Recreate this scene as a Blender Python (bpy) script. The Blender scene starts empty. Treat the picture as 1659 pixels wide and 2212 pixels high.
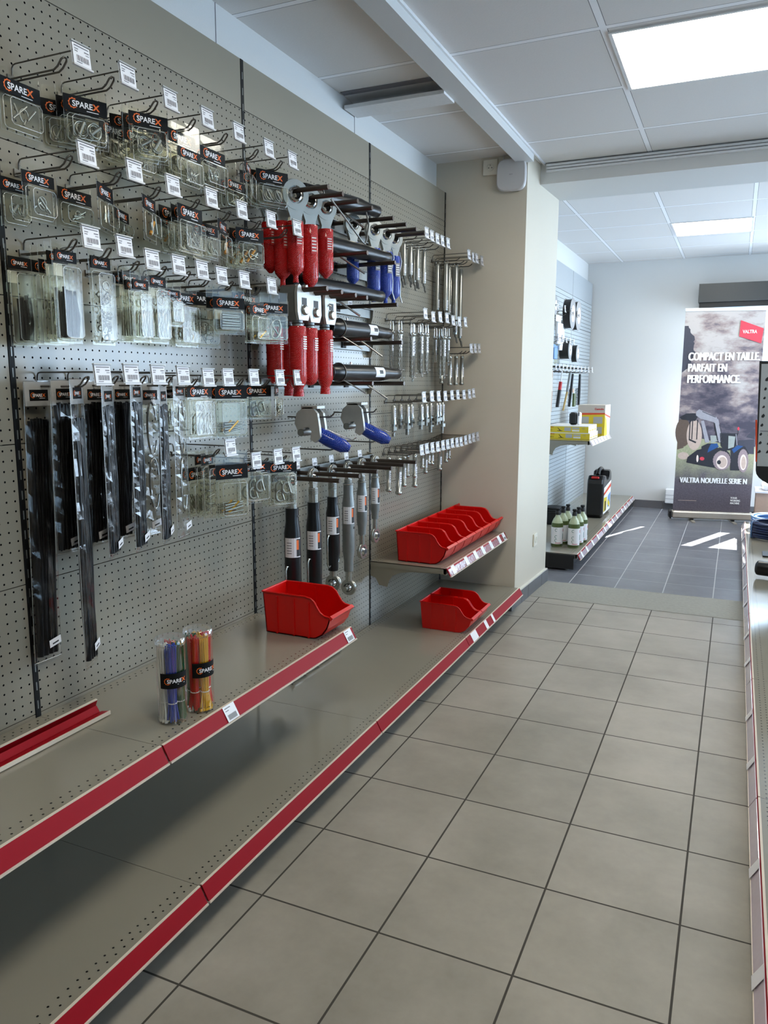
import bpy, math, random
from mathutils import Vector, Matrix
PI = math.pi
random.seed(7)
SC = bpy.context.scene
COL = SC.collection

# ------------------------------------------------------------------ camera
def make_camera():
    cam = bpy.data.cameras.new('camera')
    cam.sensor_fit = 'VERTICAL'; cam.sensor_height = 36.0
    cam.lens = 1665.46 / 2212 * 36.0
    cam.clip_start = 0.02
    o = bpy.data.objects.new('camera', cam); COL.objects.link(o)
    r = Vector((0.91093789, 0.41253481, 0.00268251)); u = Vector((-0.07075587, 0.1498268, 0.98617723))
    b = r.cross(u)
    M = Matrix((r, u, b)).transposed().to_4x4()
    M.translation = Vector((1.60146643, -1.35625418, 1.31964992))
    o.matrix_world = M
    SC.camera = o
make_camera()

# ------------------------------------------------------------------ light and exposure
SC.view_settings.view_transform = 'Standard'
SC.view_settings.look = 'None'
SC.view_settings.gamma = 1.0
SC.view_settings.use_curve_mapping = False
SC.view_settings.exposure = 0.82
SC.cycles.transparent_max_bounces = 28
SC.cycles.max_bounces = 9
SC.cycles.glossy_bounces = 5
SC.cycles.caustics_reflective = False
SC.cycles.caustics_refractive = False
SC.cycles.sample_clamp_indirect = 4.0
LED_POWER = 12.0
world = bpy.data.worlds.new('sky'); SC.world = world
world.use_nodes = True
bg = world.node_tree.nodes['Background']
bg.inputs[0].default_value = (0.50, 0.74, 1.0, 1); bg.inputs[1].default_value = 4.0
def lamp(name, kind, loc, aim, energy, color, **kw):
    d = bpy.data.lights.new(name, kind); d.energy = energy; d.color = color
    for k, v in kw.items(): setattr(d, k, v)
    o = bpy.data.objects.new(name, d); COL.objects.link(o); o.location = loc
    o.rotation_euler = (Vector(aim) - Vector(loc)).to_track_quat('-Z', 'Y').to_euler()
    return o
# the sun stands beyond the glazed back wall and throws the patches on the far floor
lamp('sun', 'SUN', (3, 12, 8), (3 - .37, 12 - 1.0, 8 - 1.015), 22.0, (1.0, 0.96, 0.9), angle=0.004)
# daylight coming in at the window openings
lamp('daylight_right_far', 'AREA', (4.93, 5.6, 1.35), (0, 5.3, 1.3), 95, (0.66, 0.82, 1.0), shape='RECTANGLE', size=2.6, size_y=1.9)
lamp('daylight_back', 'AREA', (2.9, 7.2, 1.65), (2.6, 0, 1.0), 16, (0.72, 0.86, 1.0), shape='RECTANGLE', size=2.6, size_y=0.85)

# ------------------------------------------------------------------ materials
MATS = {}
def nodes_of(name):
    m = bpy.data.materials.new(name); m.use_nodes = True
    nt = m.node_tree; b = nt.nodes['Principled BSDF']
    MATS[name] = m
    return m, nt, b
def srgb(c):
    return tuple(((x / 255) / 12.92 if x <= 10 else (((x / 255) + 0.055) / 1.055) ** 2.4) for x in c) + (1.0,)
def plain(name, rgb, rough=0.5, metal=0.0, bump=0.0, bscale=60.0, var=0.06, coat=0.0, spec=0.5):
    m, nt, b = nodes_of(name)
    c = srgb(rgb)
    tc = nt.nodes.new('ShaderNodeTexCoord')
    nz = nt.nodes.new('ShaderNodeTexNoise'); nz.inputs['Scale'].default_value = bscale; nz.inputs['Detail'].default_value = 3
    nt.links.new(tc.outputs['Object'], nz.inputs['Vector'])
    mx = nt.nodes.new('ShaderNodeMix'); mx.data_type = 'RGBA'
    mx.inputs[6].default_value = tuple(x * (1 - var) for x in c[:3]) + (1,)
    mx.inputs[7].default_value = tuple(min(1, x * (1 + var)) for x in c[:3]) + (1,)
    nt.links.new(nz.outputs[0], mx.inputs[0]); nt.links.new(mx.outputs[2], b.inputs['Base Color'])
    b.inputs['Roughness'].default_value = rough; b.inputs['Metallic'].default_value = metal
    b.inputs['Coat Weight'].default_value = coat; b.inputs['Specular IOR Level'].default_value = spec
    if bump:
        bp = nt.nodes.new('ShaderNodeBump'); bp.inputs['Strength'].default_value = bump; bp.inputs['Distance'].default_value = 0.002
        nt.links.new(nz.outputs[0], bp.inputs['Height']); nt.links.new(bp.outputs[0], b.inputs['Normal'])
    return m
class NT:
    """small helper for math node chains"""
    def __init__(s, nt): s.nt = nt
    def m(s, op, a, b=None, c=None, clamp=False):
        n = s.nt.nodes.new('ShaderNodeMath'); n.operation = op; n.use_clamp = clamp
        for i, v in enumerate((a, b, c)):
            if v is None: continue
            if isinstance(v, (int, float)): n.inputs[i].default_value = v
            else: s.nt.links.new(v, n.inputs[i])
        return n.outputs[0]
    def xyz(s, coord='Object'):
        tc = s.nt.nodes.new('ShaderNodeTexCoord'); sp = s.nt.nodes.new('ShaderNodeSeparateXYZ')
        s.nt.links.new(tc.outputs[coord], sp.inputs[0]); s.tc = tc
        return sp.outputs
    def mix(s, fac, a, b):
        mx = s.nt.nodes.new('ShaderNodeMix'); mx.data_type = 'RGBA'
        for i, v in ((0, fac), (6, a), (7, b)):
            if isinstance(v, (tuple, float, int)): mx.inputs[i].default_value = v
            else: s.nt.links.new(v, mx.inputs[i])
        return mx.outputs[2]
    def noise(s, scale, detail=4, vec=None, rough=0.5):
        n = s.nt.nodes.new('ShaderNodeTexNoise'); n.inputs['Scale'].default_value = scale; n.inputs['Detail'].default_value = detail
        n.inputs['Roughness'].default_value = rough
        s.nt.links.new(vec if vec is not None else s.tc.outputs['Object'], n.inputs['Vector'])
        return n.outputs[0]
    def near(s, coord, pitch, off, w):       # 1 where coord is within w of a grid line
        f = s.m('PINGPONG', s.m('SUBTRACT', coord, off), pitch / 2)
        return s.m('LESS_THAN', f, w)
    def bump(s, h, b, strength=0.5, dist=0.002):
        bp = s.nt.nodes.new('ShaderNodeBump'); bp.inputs['Strength'].default_value = strength; bp.inputs['Distance'].default_value = dist
        s.nt.links.new(h, bp.inputs['Height']); s.nt.links.new(bp.outputs[0], b.inputs['Normal'])

def perf(name, rgb, a, b_, pitch=0.025, off=(0.0125, 0.0125), r=0.0027, rough=0.33):
    """painted steel sheet pierced by a square lattice of round holes; a,b_ = object axes of the lattice"""
    m, nt, b = nodes_of(name); N = NT(nt); o = N.xyz()
    fa = N.m('PINGPONG', N.m('SUBTRACT', o[a], off[0] - pitch / 2), pitch / 2)
    fb = N.m('PINGPONG', N.m('SUBTRACT', o[b_], off[1] - pitch / 2), pitch / 2)
    fa = N.m('SUBTRACT', pitch / 2, fa); fb = N.m('SUBTRACT', pitch / 2, fb)
    d = N.m('SQRT', N.m('ADD', N.m('MULTIPLY', fa, fa), N.m('MULTIPLY', fb, fb)))
    hole = N.m('LESS_THAN', d, r)
    c = srgb(rgb); nz = N.noise(3.0)
    base = N.mix(nz, tuple(x * .95 for x in c[:3]) + (1,), tuple(x * 1.05 for x in c[:3]) + (1,))
    nt.links.new(N.mix(hole, base, (0.004, 0.004, 0.005, 1)), b.inputs['Base Color'])
    nt.links.new(N.m('ADD', N.m('MULTIPLY', hole, 0.5), rough), b.inputs['Roughness'])
    nt.links.new(N.m('SUBTRACT', 0.5, N.m('MULTIPLY', hole, 0.5)), b.inputs['Specular IOR Level'])
    return m
PAINT = (143, 137, 123)
perf('perforated_steel', PAINT, 1, 2, off=(0.0125, 0.0035), rough=0.21)
plain('painted_steel', PAINT, 0.34, var=0.03, bscale=4)
def shelf_mat(name, xs):
    """painted tray with rows of small holes running along y at the given x positions"""
    m, nt, b = nodes_of(name); N = NT(nt); o = N.xyz()
    fy = N.m('SUBTRACT', 0.0125, N.m('PINGPONG', o[1], 0.0125))
    tot = None
    for k, x in enumerate(xs):
        dx = N.m('ABSOLUTE', N.m('SUBTRACT', o[0], x))
        if k % 2:
            f = N.m('SUBTRACT', 0.0125, N.m('PINGPONG', N.m('ADD', o[1], 0.0125), 0.0125))
        else: f = fy
        h = N.m('LESS_THAN', N.m('SQRT', N.m('ADD', N.m('MULTIPLY', dx, dx), N.m('MULTIPLY', f, f))), 0.0025)
        tot = h if tot is None else N.m('MAXIMUM', tot, h)
    c = srgb(PAINT); nz = N.noise(5.0)
    base = N.mix(nz, tuple(x * .94 for x in c[:3]) + (1,), tuple(x * 1.04 for x in c[:3]) + (1,))
    nt.links.new(N.mix(tot, base, (0.006, 0.006, 0.007, 1)), b.inputs['Base Color'])
    sm = N.noise(9.0, 5)
    nt.links.new(N.m('ADD', N.m('MULTIPLY', sm, 0.10), 0.07), b.inputs['Roughness'])
    b.inputs['Specular IOR Level'].default_value = 0.6
    return m
shelf_mat('tray_deep', (0.020, 0.034, 0.462, 0.481))
shelf_mat('tray_shallow', (0.020, 0.034, 0.366, 0.385))
shelf_mat('tray_right', (1.765, 1.785, 2.21, 2.23))
plain('upright_black', (16, 17, 18), 0.55, spec=0.25)
plain('plinth_steel', (120, 118, 110), 0.4)
plain('plinth_dark', (40, 43, 48), 0.5)
plain('rail_red', (150, 8, 24), 0.5, coat=0.0, var=0.03, spec=0.14)
plain('rail_edge', (222, 208, 190), 0.35, var=0.02)
plain('clear_rail', (205, 190, 200), 0.12, coat=0.8)
plain('wall_white', (214, 214, 212), 0.75, bump=0.15, bscale=240, var=0.015)
def wallpaper():
    m, nt, b = nodes_of('woven_wallpaper'); N = NT(nt); o = N.xyz()
    s = N.m('SINE', N.m('MULTIPLY', o[2], 1500)); t = N.m('SINE', N.m('MULTIPLY', N.m('ADD', o[0], o[1]), 1300))
    w = N.m('ADD', N.m('MULTIPLY', s, .35), N.m('ADD', N.m('MULTIPLY', t, .35), N.noise(90, 3)))
    c = srgb((208, 199, 182))
    nt.links.new(N.mix(N.noise(2.2), tuple(x * .95 for x in c[:3]) + (1,), tuple(x * 1.03 for x in c[:3]) + (1,)), b.inputs['Base Color'])
    b.inputs['Roughness'].default_value = 0.65
    N.bump(w, b, 0.16, 0.001)
wallpaper()
def tiles(name, rgb_a, rgb_b, grout, pitch, offx, offy, gw, rough):
    m, nt, b = nodes_of(name); N = NT(nt); o = N.xyz()
    g = N.m('MAXIMUM', N.near(o[0], pitch, offx, gw), N.near(o[1], pitch, offy, gw))
    n1 = N.noise(2.6, 6, rough=0.62); n2 = N.noise(38, 4)
    ix = N.m('FLOOR', N.m('DIVIDE', N.m('SUBTRACT', o[0], offx), pitch)); iy = N.m('FLOOR', N.m('DIVIDE', N.m('SUBTRACT', o[1], offy), pitch))
    wn = nt.nodes.new('ShaderNodeTexWhiteNoise'); cb = nt.nodes.new('ShaderNodeCombineXYZ')
    nt.links.new(ix, cb.inputs[0]); nt.links.new(iy, cb.inputs[1]); nt.links.new(cb.outputs[0], wn.inputs[0])
    f = N.m('ADD', N.m('MULTIPLY', N.m('SUBTRACT', n1, 0.5), 2.2), N.m('ADD', N.m('MULTIPLY', n2, 0.3), N.m('MULTIPLY', wn.outputs[0], 0.25)))
    f = N.m('ADD', f, 0.25, clamp=True)
    base = N.mix(f, srgb(rgb_a), srgb(rgb_b))
    nt.links.new(N.mix(g, base, srgb(grout)), b.inputs['Base Color'])
    nt.links.new(N.m('ADD', N.m('MULTIPLY', g, 0.4), N.m('ADD', N.m('MULTIPLY', n2, 0.12), rough)), b.inputs['Roughness'])
    N.bump(N.m('SUBTRACT', N.m('MULTIPLY', n2, 0.12), g), b, 0.6, 0.0015)
tiles('floor_tile_near', (136, 130, 119), (168, 161, 149), (60, 55, 48), 1 / 3, 0.5654, 0.17, 0.0027, 0.34)
tiles('floor_tile_far', (96, 97, 104), (122, 123, 129), (176, 176, 178), 0.296, 0.961, 4.285, 0.0032, 0.30)
plain('screed', (146, 143, 134), 0.7, bump=0.8, bscale=55, var=0.16)
plain('tile_skirting', (104, 103, 106), 0.45, bscale=12)
plain('grout_white', (214, 210, 202), 0.7)
def ceiling_mat(name, offx, offy):
    m, nt, b = nodes_of(name); N = NT(nt); o = N.xyz()
    g = N.m('MAXIMUM', N.near(o[0], 0.6, offx, 0.012), N.near(o[1], 0.6, offy, 0.012))
    e = N.m('MAXIMUM', N.near(o[0], 0.6, offx, 0.0145), N.near(o[1], 0.6, offy, 0.0145))
    e = N.m('SUBTRACT', e, g)
    n = N.noise(160, 3)
    base = N.mix(n, srgb((224, 221, 218)), srgb((231, 228, 225)))
    col = N.mix(g, base, srgb((252, 252, 254)))
    nt.links.new(N.mix(e, col, srgb((128, 126, 126))), b.inputs['Base Color'])
    b.inputs['Roughness'].default_value = 0.8
    N.bump(N.m('ADD', N.m('MULTIPLY', n, 0.3), g), b, 0.5, 0.002)
ceiling_mat('ceiling_tile', 1.079, 1.66)
ceiling_mat('ceiling_tile_far', 1.02, 5.355)
m_, nt_, b_ = nodes_of('led_diffuser'); b_.inputs['Base Color'].default_value = (.9, .9, .9, 1)
b_.inputs['Emission Color'].default_value = (1.0, 0.955, 0.83, 1); b_.inputs['Emission Strength'].default_value = LED_POWER
plain('frame_white', (232, 232, 232), 0.4)
plain('wire_steel', (110, 108, 104), 0.32, metal=0.9)
plain('rod_gunmetal', (92, 82, 76), 0.35, metal=0.85)
plain('chrome', (205, 205, 205), 0.16, metal=1.0)
plain('zinc', (176, 176, 170), 0.27, metal=0.85, bscale=30, var=0.12)
plain('zinc_dull', (138, 140, 138), 0.42, metal=0.7, bscale=40, var=0.12)
plain('galvanised', (186, 187, 184), 0.38, metal=0.35, bscale=40, var=0.10)
plain('brass', (190, 150, 60), 0.3, metal=1.0)
plain('orange_pin', (220, 150, 40), 0.4)
plain('black_paint', (12, 12, 13), 0.30, coat=0.0, spec=0.4)
plain('black_satin', (14, 15, 18), 0.3)
plain('matte_black', (18, 18, 19), 0.5)
plain('tie_black', (7, 7, 8), 0.34, spec=0.4)
plain('rubber_black', (20, 20, 21), 0.7)
plain('red_plastic', (205, 12, 8), 0.28, bscale=8, var=0.05)
plain('paper_white', (236, 234, 236), 0.5, var=0.01)
plain('ink_black', (20, 20, 22), 0.5)
plain('ink_grey', (120, 118, 124), 0.5)
plain('ink_orange', (235, 105, 25), 0.5)
plain('ink_red', (190, 40, 40), 0.5)
plain('card_black', (10, 10, 11), 0.6, spec=0.2)
plain('card_white', (230, 228, 224), 0.5)
plain('film_grey', (176, 176, 174), 0.3)
def clear(name, tint, lo, hi, rough, haze=0.0, bump=0.5):
    m = bpy.data.materials.new(name); m.use_nodes = True; nt = m.node_tree; nt.nodes.clear(); MATS[name] = m
    out = nt.nodes.new('ShaderNodeOutputMaterial'); tr = nt.nodes.new('ShaderNodeBsdfTransparent'); tr.inputs[0].default_value = tint
    gl = nt.nodes.new('ShaderNodeBsdfGlossy'); gl.inputs['Roughness'].default_value = rough; gl.inputs[0].default_value = (1, 1, 1, 1)
    lw = nt.nodes.new('ShaderNodeLayerWeight'); lw.inputs[0].default_value = 0.35
    N = NT(nt); N.xyz()
    n = N.noise(45, 3)
    bp = nt.nodes.new('ShaderNodeBump'); bp.inputs['Strength'].default_value = bump; bp.inputs['Distance'].default_value = 0.004
    nt.links.new(n, bp.inputs['Height']); nt.links.new(bp.outputs[0], gl.inputs['Normal'])
    f = N.m('ADD', N.m('MULTIPLY', lw.outputs['Facing'], hi - lo), lo, clamp=True)
    mx = nt.nodes.new('ShaderNodeMixShader')
    nt.links.new(f, mx.inputs[0]); nt.links.new(tr.outputs[0], mx.inputs[1]); nt.links.new(gl.outputs[0], mx.inputs[2])
    last = mx
    if haze:
        df = nt.nodes.new('ShaderNodeBsdfDiffuse'); df.inputs[0].default_value = (.75, .75, .72, 1)
        m2 = nt.nodes.new('ShaderNodeMixShader'); m2.inputs[0].default_value = haze
        nt.links.new(mx.outputs[0], m2.inputs[1]); nt.links.new(df.outputs[0], m2.inputs[2]); last = m2
    nt.links.new(last.outputs[0], out.inputs[0])
clear('blister_clear', (.92, .92, .87, 1), 0.012, 0.11, 0.10, 0.015, 0.06)
clear('edge_clear', (.9, .9, .86, 1), 0.22, 0.6, 0.22, 0.16, 0.05)
clear('bag_clear', (.92, .92, .92, 1), 0.02, 0.20, 0.12, 0.004, 0.20)
clear('tube_clear', (.985, .985, .985, 1), 0.02, 0.55, 0.06, 0.0, 0.0)
clear('window_glass', (.98, .99, 1, 1), 0.03, 0.5, 0.02, 0.0, 0.0)
def net(name, rgb):
    m, nt, b = nodes_of(name); N = NT(nt); o = N.xyz()
    a = N.m('PINGPONG', N.m('ADD', o[2], N.m('MULTIPLY', o[1], 1.0)), 0.003)
    c = N.m('PINGPONG', N.m('SUBTRACT', o[2], N.m('MULTIPLY', o[1], 1.0)), 0.003)
    h = N.m('MULTIPLY', a, c)
    k = srgb(rgb)
    nt.links.new(N.mix(N.noise(60), tuple(x * .7 for x in k[:3]) + (1,), k), b.inputs['Base Color'])
    b.inputs['Roughness'].default_value = 0.25; b.inputs['Coat Weight'].default_value = 0.5
    N.bump(N.m('ADD', N.m('MULTIPLY', h, 200000), N.noise(220, 2)), b, 0.8, 0.002)
net('net_red', (220, 14, 14)); net('net_blue', (6, 62, 180))
for nm, c in (('tie_white', (245, 245, 240)), ('tie_blue', (14, 60, 180)), ('tie_green', (10, 86, 50)), ('tie_red', (225, 16, 12)), ('tie_yellow', (255, 190, 0))):
    plain(nm, c, 0.3)
plain('shutter_grey', (58, 60, 60), 0.4)
plain('anodised', (214, 204, 190), 0.3, metal=0.6)
plain('board_grey', (168, 174, 178), 0.35)
def grooved():
    m, nt, b = nodes_of('grooved_board'); N = NT(nt); o = N.xyz()
    g = N.near(o[2], 0.0353, 0.011, 0.0016)
    nt.links.new(N.mix(g, srgb((176, 184, 188)), srgb((40, 44, 48))), b.inputs['Base Color'])
    b.inputs['Roughness'].default_value = 0.35
    N.bump(N.m('SUBTRACT', 1.0, g), b, 0.8, 0.003)
grooved()
plain('box_yellow', (222, 196, 40), 0.45)
plain('box_cream', (196, 186, 176), 0.5)
plain('box_orange', (214, 74, 34), 0.5)
plain('hose_blue', (18, 32, 76), 0.35)
plain('liquid_green', (78, 92, 46), 0.35)
plain('bottle_plastic', (176, 184, 150), 0.3)
plain('label_teal', (20, 110, 100), 0.5)
plain('wood', (178, 150, 96), 0.55)
plain('disc_grey', (150, 150, 152), 0.4)
plain('pale_blue', (110, 150, 200), 0.4)
plain('socket_cream', (226, 220, 204), 0.35, var=0.01)
plain('router_white', (206, 204, 204), 0.35, var=0.01)
plain('carton', (190, 160, 140), 0.6)
# pictures printed on the roll-up banner
def banner_sky():
    m, nt, b = nodes_of('print_sky'); N = NT(nt); o = N.xyz()
    mp = nt.nodes.new('ShaderNodeMapping'); mp.inputs['Scale'].default_value = (1.6, 1.6, 3.2); mp.inputs['Location'].default_value = (3.1, 0, 1.7)
    nt.links.new(N.tc.outputs['Object'], mp.inputs[0])
    n = N.noise(2.1, 7, mp.outputs[0], 0.62)
    g = N.m('MULTIPLY', N.m('SUBTRACT', o[2], 1.35), 0.8)
    f = N.m('ADD', N.m('MULTIPLY', N.m('SUBTRACT', n, 0.5), 3.4), N.m('ADD', g, 0.48), clamp=True)
    cr = nt.nodes.new('ShaderNodeValToRGB'); nt.links.new(f, cr.inputs[0])
    e = cr.color_ramp.elements
    e[0].position = 0; e[0].color = srgb((62, 58, 72)); e[1].position = 1; e[1].color = srgb((178, 172, 170))
    for p, c in ((.35, (104, 95, 104)), (.6, (148, 134, 132))):
        q = e.new(p); q.color = srgb(c)
    nt.links.new(cr.outputs[0], b.inputs['Base Color']); b.inputs['Roughness'].default_value = 0.5
banner_sky()
def banner_grass():
    m, nt, b = nodes_of('print_grass'); N = NT(nt); o = N.xyz()
    n = N.noise(70, 6, rough=0.75); n2 = N.noise(7, 3)
    c1 = N.mix(n, srgb((100, 104, 76)), srgb((190, 190, 156)))
    c2 = N.mix(n, srgb((34, 32, 40)), srgb((122, 112, 122)))
    f = N.m('ADD', N.m('MULTIPLY', N.m('SUBTRACT', o[2], 0.38), 4.0), N.m('MULTIPLY', N.m('SUBTRACT', n2, .5), 1.2), clamp=True)
    nt.links.new(N.mix(f, c2, c1), b.inputs['Base Color']); b.inputs['Roughness'].default_value = 0.5
banner_grass()
for nm, c in (('print_dark', (34, 34, 42)), ('print_bale', (92, 76, 66)), ('print_bale_light', (186, 164, 152)), ('print_steel', (150, 148, 156)), ('print_tyre', (146, 128, 132)), ('print_hub', (226, 208, 198)), ('print_blue', (30, 74, 128)), ('print_glass', (150, 156, 152)), ('print_tree', (58, 58, 70)), ('print_red', (205, 62, 78)), ('print_white', (232, 230, 228))):
    plain(nm, c, 0.5, bscale=40, var=0.18 if nm != 'print_white' else 0.01)

# ------------------------------------------------------------------ mesh builder
class MB:
    def __init__(s): s.v = []; s.f = []; s.mi = []; s.sm = []; s.names = []; s.M = Matrix.Identity(4)
    def mat(s, n):
        if n not in s.names: s.names.append(n)
        return s.names.index(n)
    def add(s, vs, fs, m, smooth=False):
        k = len(s.v); i = s.mat(m)
        s.v += [tuple(s.M @ Vector(v)) for v in vs]
        for f in fs: s.f.append([k + a for a in f]); s.mi.append(i); s.sm.append(smooth)
    def box(s, x0, x1, y0, y1, z0, z1, m):
        vs = [(x, y, z) for z in (z0, z1) for y in (y0, y1) for x in (x0, x1)]
        s.add(vs, [(0, 2, 3, 1), (4, 5, 7, 6), (0, 1, 5, 4), (2, 6, 7, 3), (0, 4, 6, 2), (1, 3, 7, 5)], m)
    def rbox(s, x0, x1, y0, y1, z0, z1, m, c=0.01):
        """box whose edges are chamfered"""
        P = []
        for z, q in ((z0, c), (z0 + c, 0), (z1 - c, 0), (z1, c)):
            a0, a1, b0, b1 = x0 + q, x1 - q, y0 + q, y1 - q; d = c
            P.append([(a0 + d, b0, z), (a1 - d, b0, z), (a1, b0 + d, z), (a1, b1 - d, z), (a1 - d, b1, z), (a0 + d, b1, z), (a0, b1 - d, z), (a0, b0 + d, z)])
        vs = sum(P, []); fs = []
        for k in range(3):
            for i in range(8): j = (i + 1) % 8; fs.append((k * 8 + i, k * 8 + j, k * 8 + 8 + j, k * 8 + 8 + i))
        fs.append(tuple(range(7, -1, -1))); fs.append(tuple(range(24, 32)))
        s.add(vs, fs, m, False)
    def ring(s, c, n, u, r, k):
        n = Vector(n).normalized(); u = Vector(u); w = n.cross(u).normalized(); u = w.cross(n)
        return [Vector(c) + u * (r * math.cos(2 * PI * i / k)) + w * (r * math.sin(2 * PI * i / k)) for i in range(k)]
    def tube(s, pts, r, m, n=8, closed=False, caps=True):
        pts = [Vector(p) for p in pts]; L = len(pts)
        rs = r if isinstance(r, (list, tuple)) else [r] * L
        up = None; vs = []
        for i, p in enumerate(pts):
            a = pts[i - 1] if (i or closed) else p; b = pts[(i + 1) % L] if (i < L - 1 or closed) else p
            t = (b - a)
            if t.length < 1e-9: t = Vector((0, 0, 1))
            t.normalize()
            if up is None:
                up = Vector((0, 0, 1)) if abs(t.z) < .9 else Vector((1, 0, 0))
            up = (up - t * up.dot(t))
            if up.length < 1e-4: up = t.orthogonal()
            up.normalize(); w = t.cross(up)
            vs += [p + up * (rs[i] * math.cos(2 * PI * k / n)) + w * (rs[i] * math.sin(2 * PI * k / n)) for k in range(n)]
        fs = []
        for i in range(L if closed else L - 1):
            j = (i + 1) % L
            for k in range(n): q = (k + 1) % n; fs.append((i * n + k, i * n + q, j * n + q, j * n + k))
        s.add(vs, fs, m, True)
        if caps and not closed:
            s.add(vs[:n], [tuple(range(n - 1, -1, -1))], m); s.add(vs[-n:], [tuple(range(n))], m)
    def cyl(s, a, b, r, m, n=14, r2=None): s.tube([a, b], [r, r if r2 is None else r2], m, n)
    def lathe(s, base, axis, prof, m, n=20):
        """prof = [(radius, height)...] turned round axis from base"""
        ax = Vector(axis).normalized(); B = Vector(base)
        s.tube_prof([B + ax * h for r, h in prof], [max(r, 1e-5) for r, h in prof], ax, m, n)
    def tube_prof(s, ps, rs, ax, m, n):
        u = ax.orthogonal().normalized(); w = ax.cross(u); vs = []
        for p, r in zip(ps, rs): vs += [p + u * (r * math.cos(2 * PI * k / n)) + w * (r * math.sin(2 * PI * k / n)) for k in range(n)]
        fs = []
        for i in range(len(ps) - 1):
            for k in range(n): q = (k + 1) % n; fs.append((i * n + k, i * n + q, (i + 1) * n + q, (i + 1) * n + k))
        s.add(vs, fs, m, True)
        if rs[0] > 1e-4: s.add(vs[:n], [tuple(range(n - 1, -1, -1))], m)
        if rs[-1] > 1e-4: s.add(vs[-n:], [tuple(range(n))], m)
    def strip_caps(s):
        k = [i for i, f in enumerate(s.f) if len(f) == 4]
        s.f = [s.f[i] for i in k]; s.mi = [s.mi[i] for i in k]; s.sm = [s.sm[i] for i in k]
    def torus(s, c, axis, R, r, m, N=28, n=8, a0=0, a1=2 * PI):
        ax = Vector(axis).normalized(); u = ax.orthogonal().normalized(); w = ax.cross(u)
        full = abs(a1 - a0 - 2 * PI) < 1e-6
        K = N if full else N + 1
        s.tube([Vector(c) + u * (R * math.cos(a0 + (a1 - a0) * i / N)) + w * (R * math.sin(a0 + (a1 - a0) * i / N)) for i in range(K)], r, m, n, closed=full)
    def prism(s, poly, d0, d1, m, ax='y', smooth=False):
        """poly in the plane across ax; extruded from d0 to d1 along ax"""
        def P(a, b, d): return {'y': (a, d, b), 'x': (d, a, b), 'z': (a, b, d)}[ax]
        n = len(poly); vs = [P(a, b, d0) for a, b in poly] + [P(a, b, d1) for a, b in poly]
        s.add(vs, [tuple(range(n)), tuple(range(2 * n - 1, n - 1, -1))], m)
        s.add(vs, [(i, n + i, n + (i + 1) % n, (i + 1) % n) for i in range(n)], m, smooth)
    def plate_ring(s, c, axis, R, r, t, m, N=28):
        """flat washer of thickness t"""
        ax = Vector(axis).normalized(); u = ax.orthogonal().normalized(); w = ax.cross(u); C = Vector(c); vs = []
        for h in (-t / 2, t / 2):
            for q in (R, r):
                vs += [C + ax * h + u * (q * math.cos(2 * PI * k / N)) + w * (q * math.sin(2 * PI * k / N)) for k in range(N)]
        fs = []
        for k in range(N):
            j = (k + 1) % N
            fs += [(k, j, N + j, N + k), (2 * N + k, 3 * N + k, 3 * N + j, 2 * N + j)]
        s.add(vs, fs, m)
        s.add(vs, [(k, 2 * N + k, 2 * N + (k + 1) % N, (k + 1) % N) for k in range(N)] + [(N + k, N + (k + 1) % N, 3 * N + (k + 1) % N, 3 * N + k) for k in range(N)], m, True)
    def text(s, string, O, U, V, h, m, xs=1.0, bold=0.0, align='LEFT'):
        """flat lettering: origin O, U along the line, V up, h = capital height"""
        g = text_geo(string, bold); O, U, V = Vector(O), Vector(U), Vector(V)
        k = h / 0.70; W = max(p[0] for p in g[0]) * k * xs
        dx = 0 if align == 'LEFT' else (-W / 2 if align == 'CENTER' else -W)
        s.add([O + U * (p[0] * k * xs + dx) + V * (p[1] * k) for p in g[0]], g[1], m)
        return W
    def build(s, name, parent=None, loc=None):
        me = bpy.data.meshes.new(name); me.from_pydata([tuple(v) for v in s.v], [], s.f)
        for n in s.names: me.materials.append(MATS[n])
        me.polygons.foreach_set('material_index', s.mi); me.polygons.foreach_set('use_smooth', s.sm); me.update()
        o = bpy.data.objects.new(name, me); COL.objects.link(o)
        if parent is not None: o.parent = parent
        if loc is not None: o.location = loc
        return o
_tg = {}
def text_geo(string, bold):
    key = (string, bold)
    if key not in _tg:
        c = bpy.data.curves.new('lettering', 'FONT'); c.body = string; c.offset = bold; c.fill_mode = 'FRONT'; c.resolution_u = 3
        o = bpy.data.objects.new('lettering', c); me = bpy.data.meshes.new_from_object(o)
        _tg[key] = ([(v.co.x, v.co.y) for v in me.vertices], [tuple(p.vertices) for p in me.polygons])
        bpy.data.objects.remove(o); bpy.data.curves.remove(c); bpy.data.meshes.remove(me)
    return _tg[key]

def tag(o, label, cat, group=None):
    o['label'] = label; o['category'] = cat
    if group: o['group'] = group
    return o
def thing(name, loc, label, cat, group=None, rz=0.0):
    o = bpy.data.objects.new(name, None); o.empty_display_size = 0.02; COL.objects.link(o)
    o.location = loc; o.rotation_euler = (0, 0, rz)
    return tag(o, label, cat, group)
def structure(mb, name):
    o = mb.build(name); o['kind'] = 'structure'; return o
def copy_thing(o, loc, label, rz=None):
    c = o.copy(); COL.objects.link(c); c.location = loc; c['label'] = label
    if rz is not None: c.rotation_euler = (0, 0, rz)
    for ch in list(o.children):
        d = ch.copy(); COL.objects.link(d); d.parent = c
        for g in list(ch.children):
            e = g.copy(); COL.objects.link(e); e.parent = d
    return c
ORD = ['first', 'second', 'third', 'fourth', 'fifth', 'sixth', 'seventh', 'eighth', 'ninth', 'tenth', 'eleventh', 'twelfth', 'thirteenth', 'fourteenth', 'fifteenth']

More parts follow.
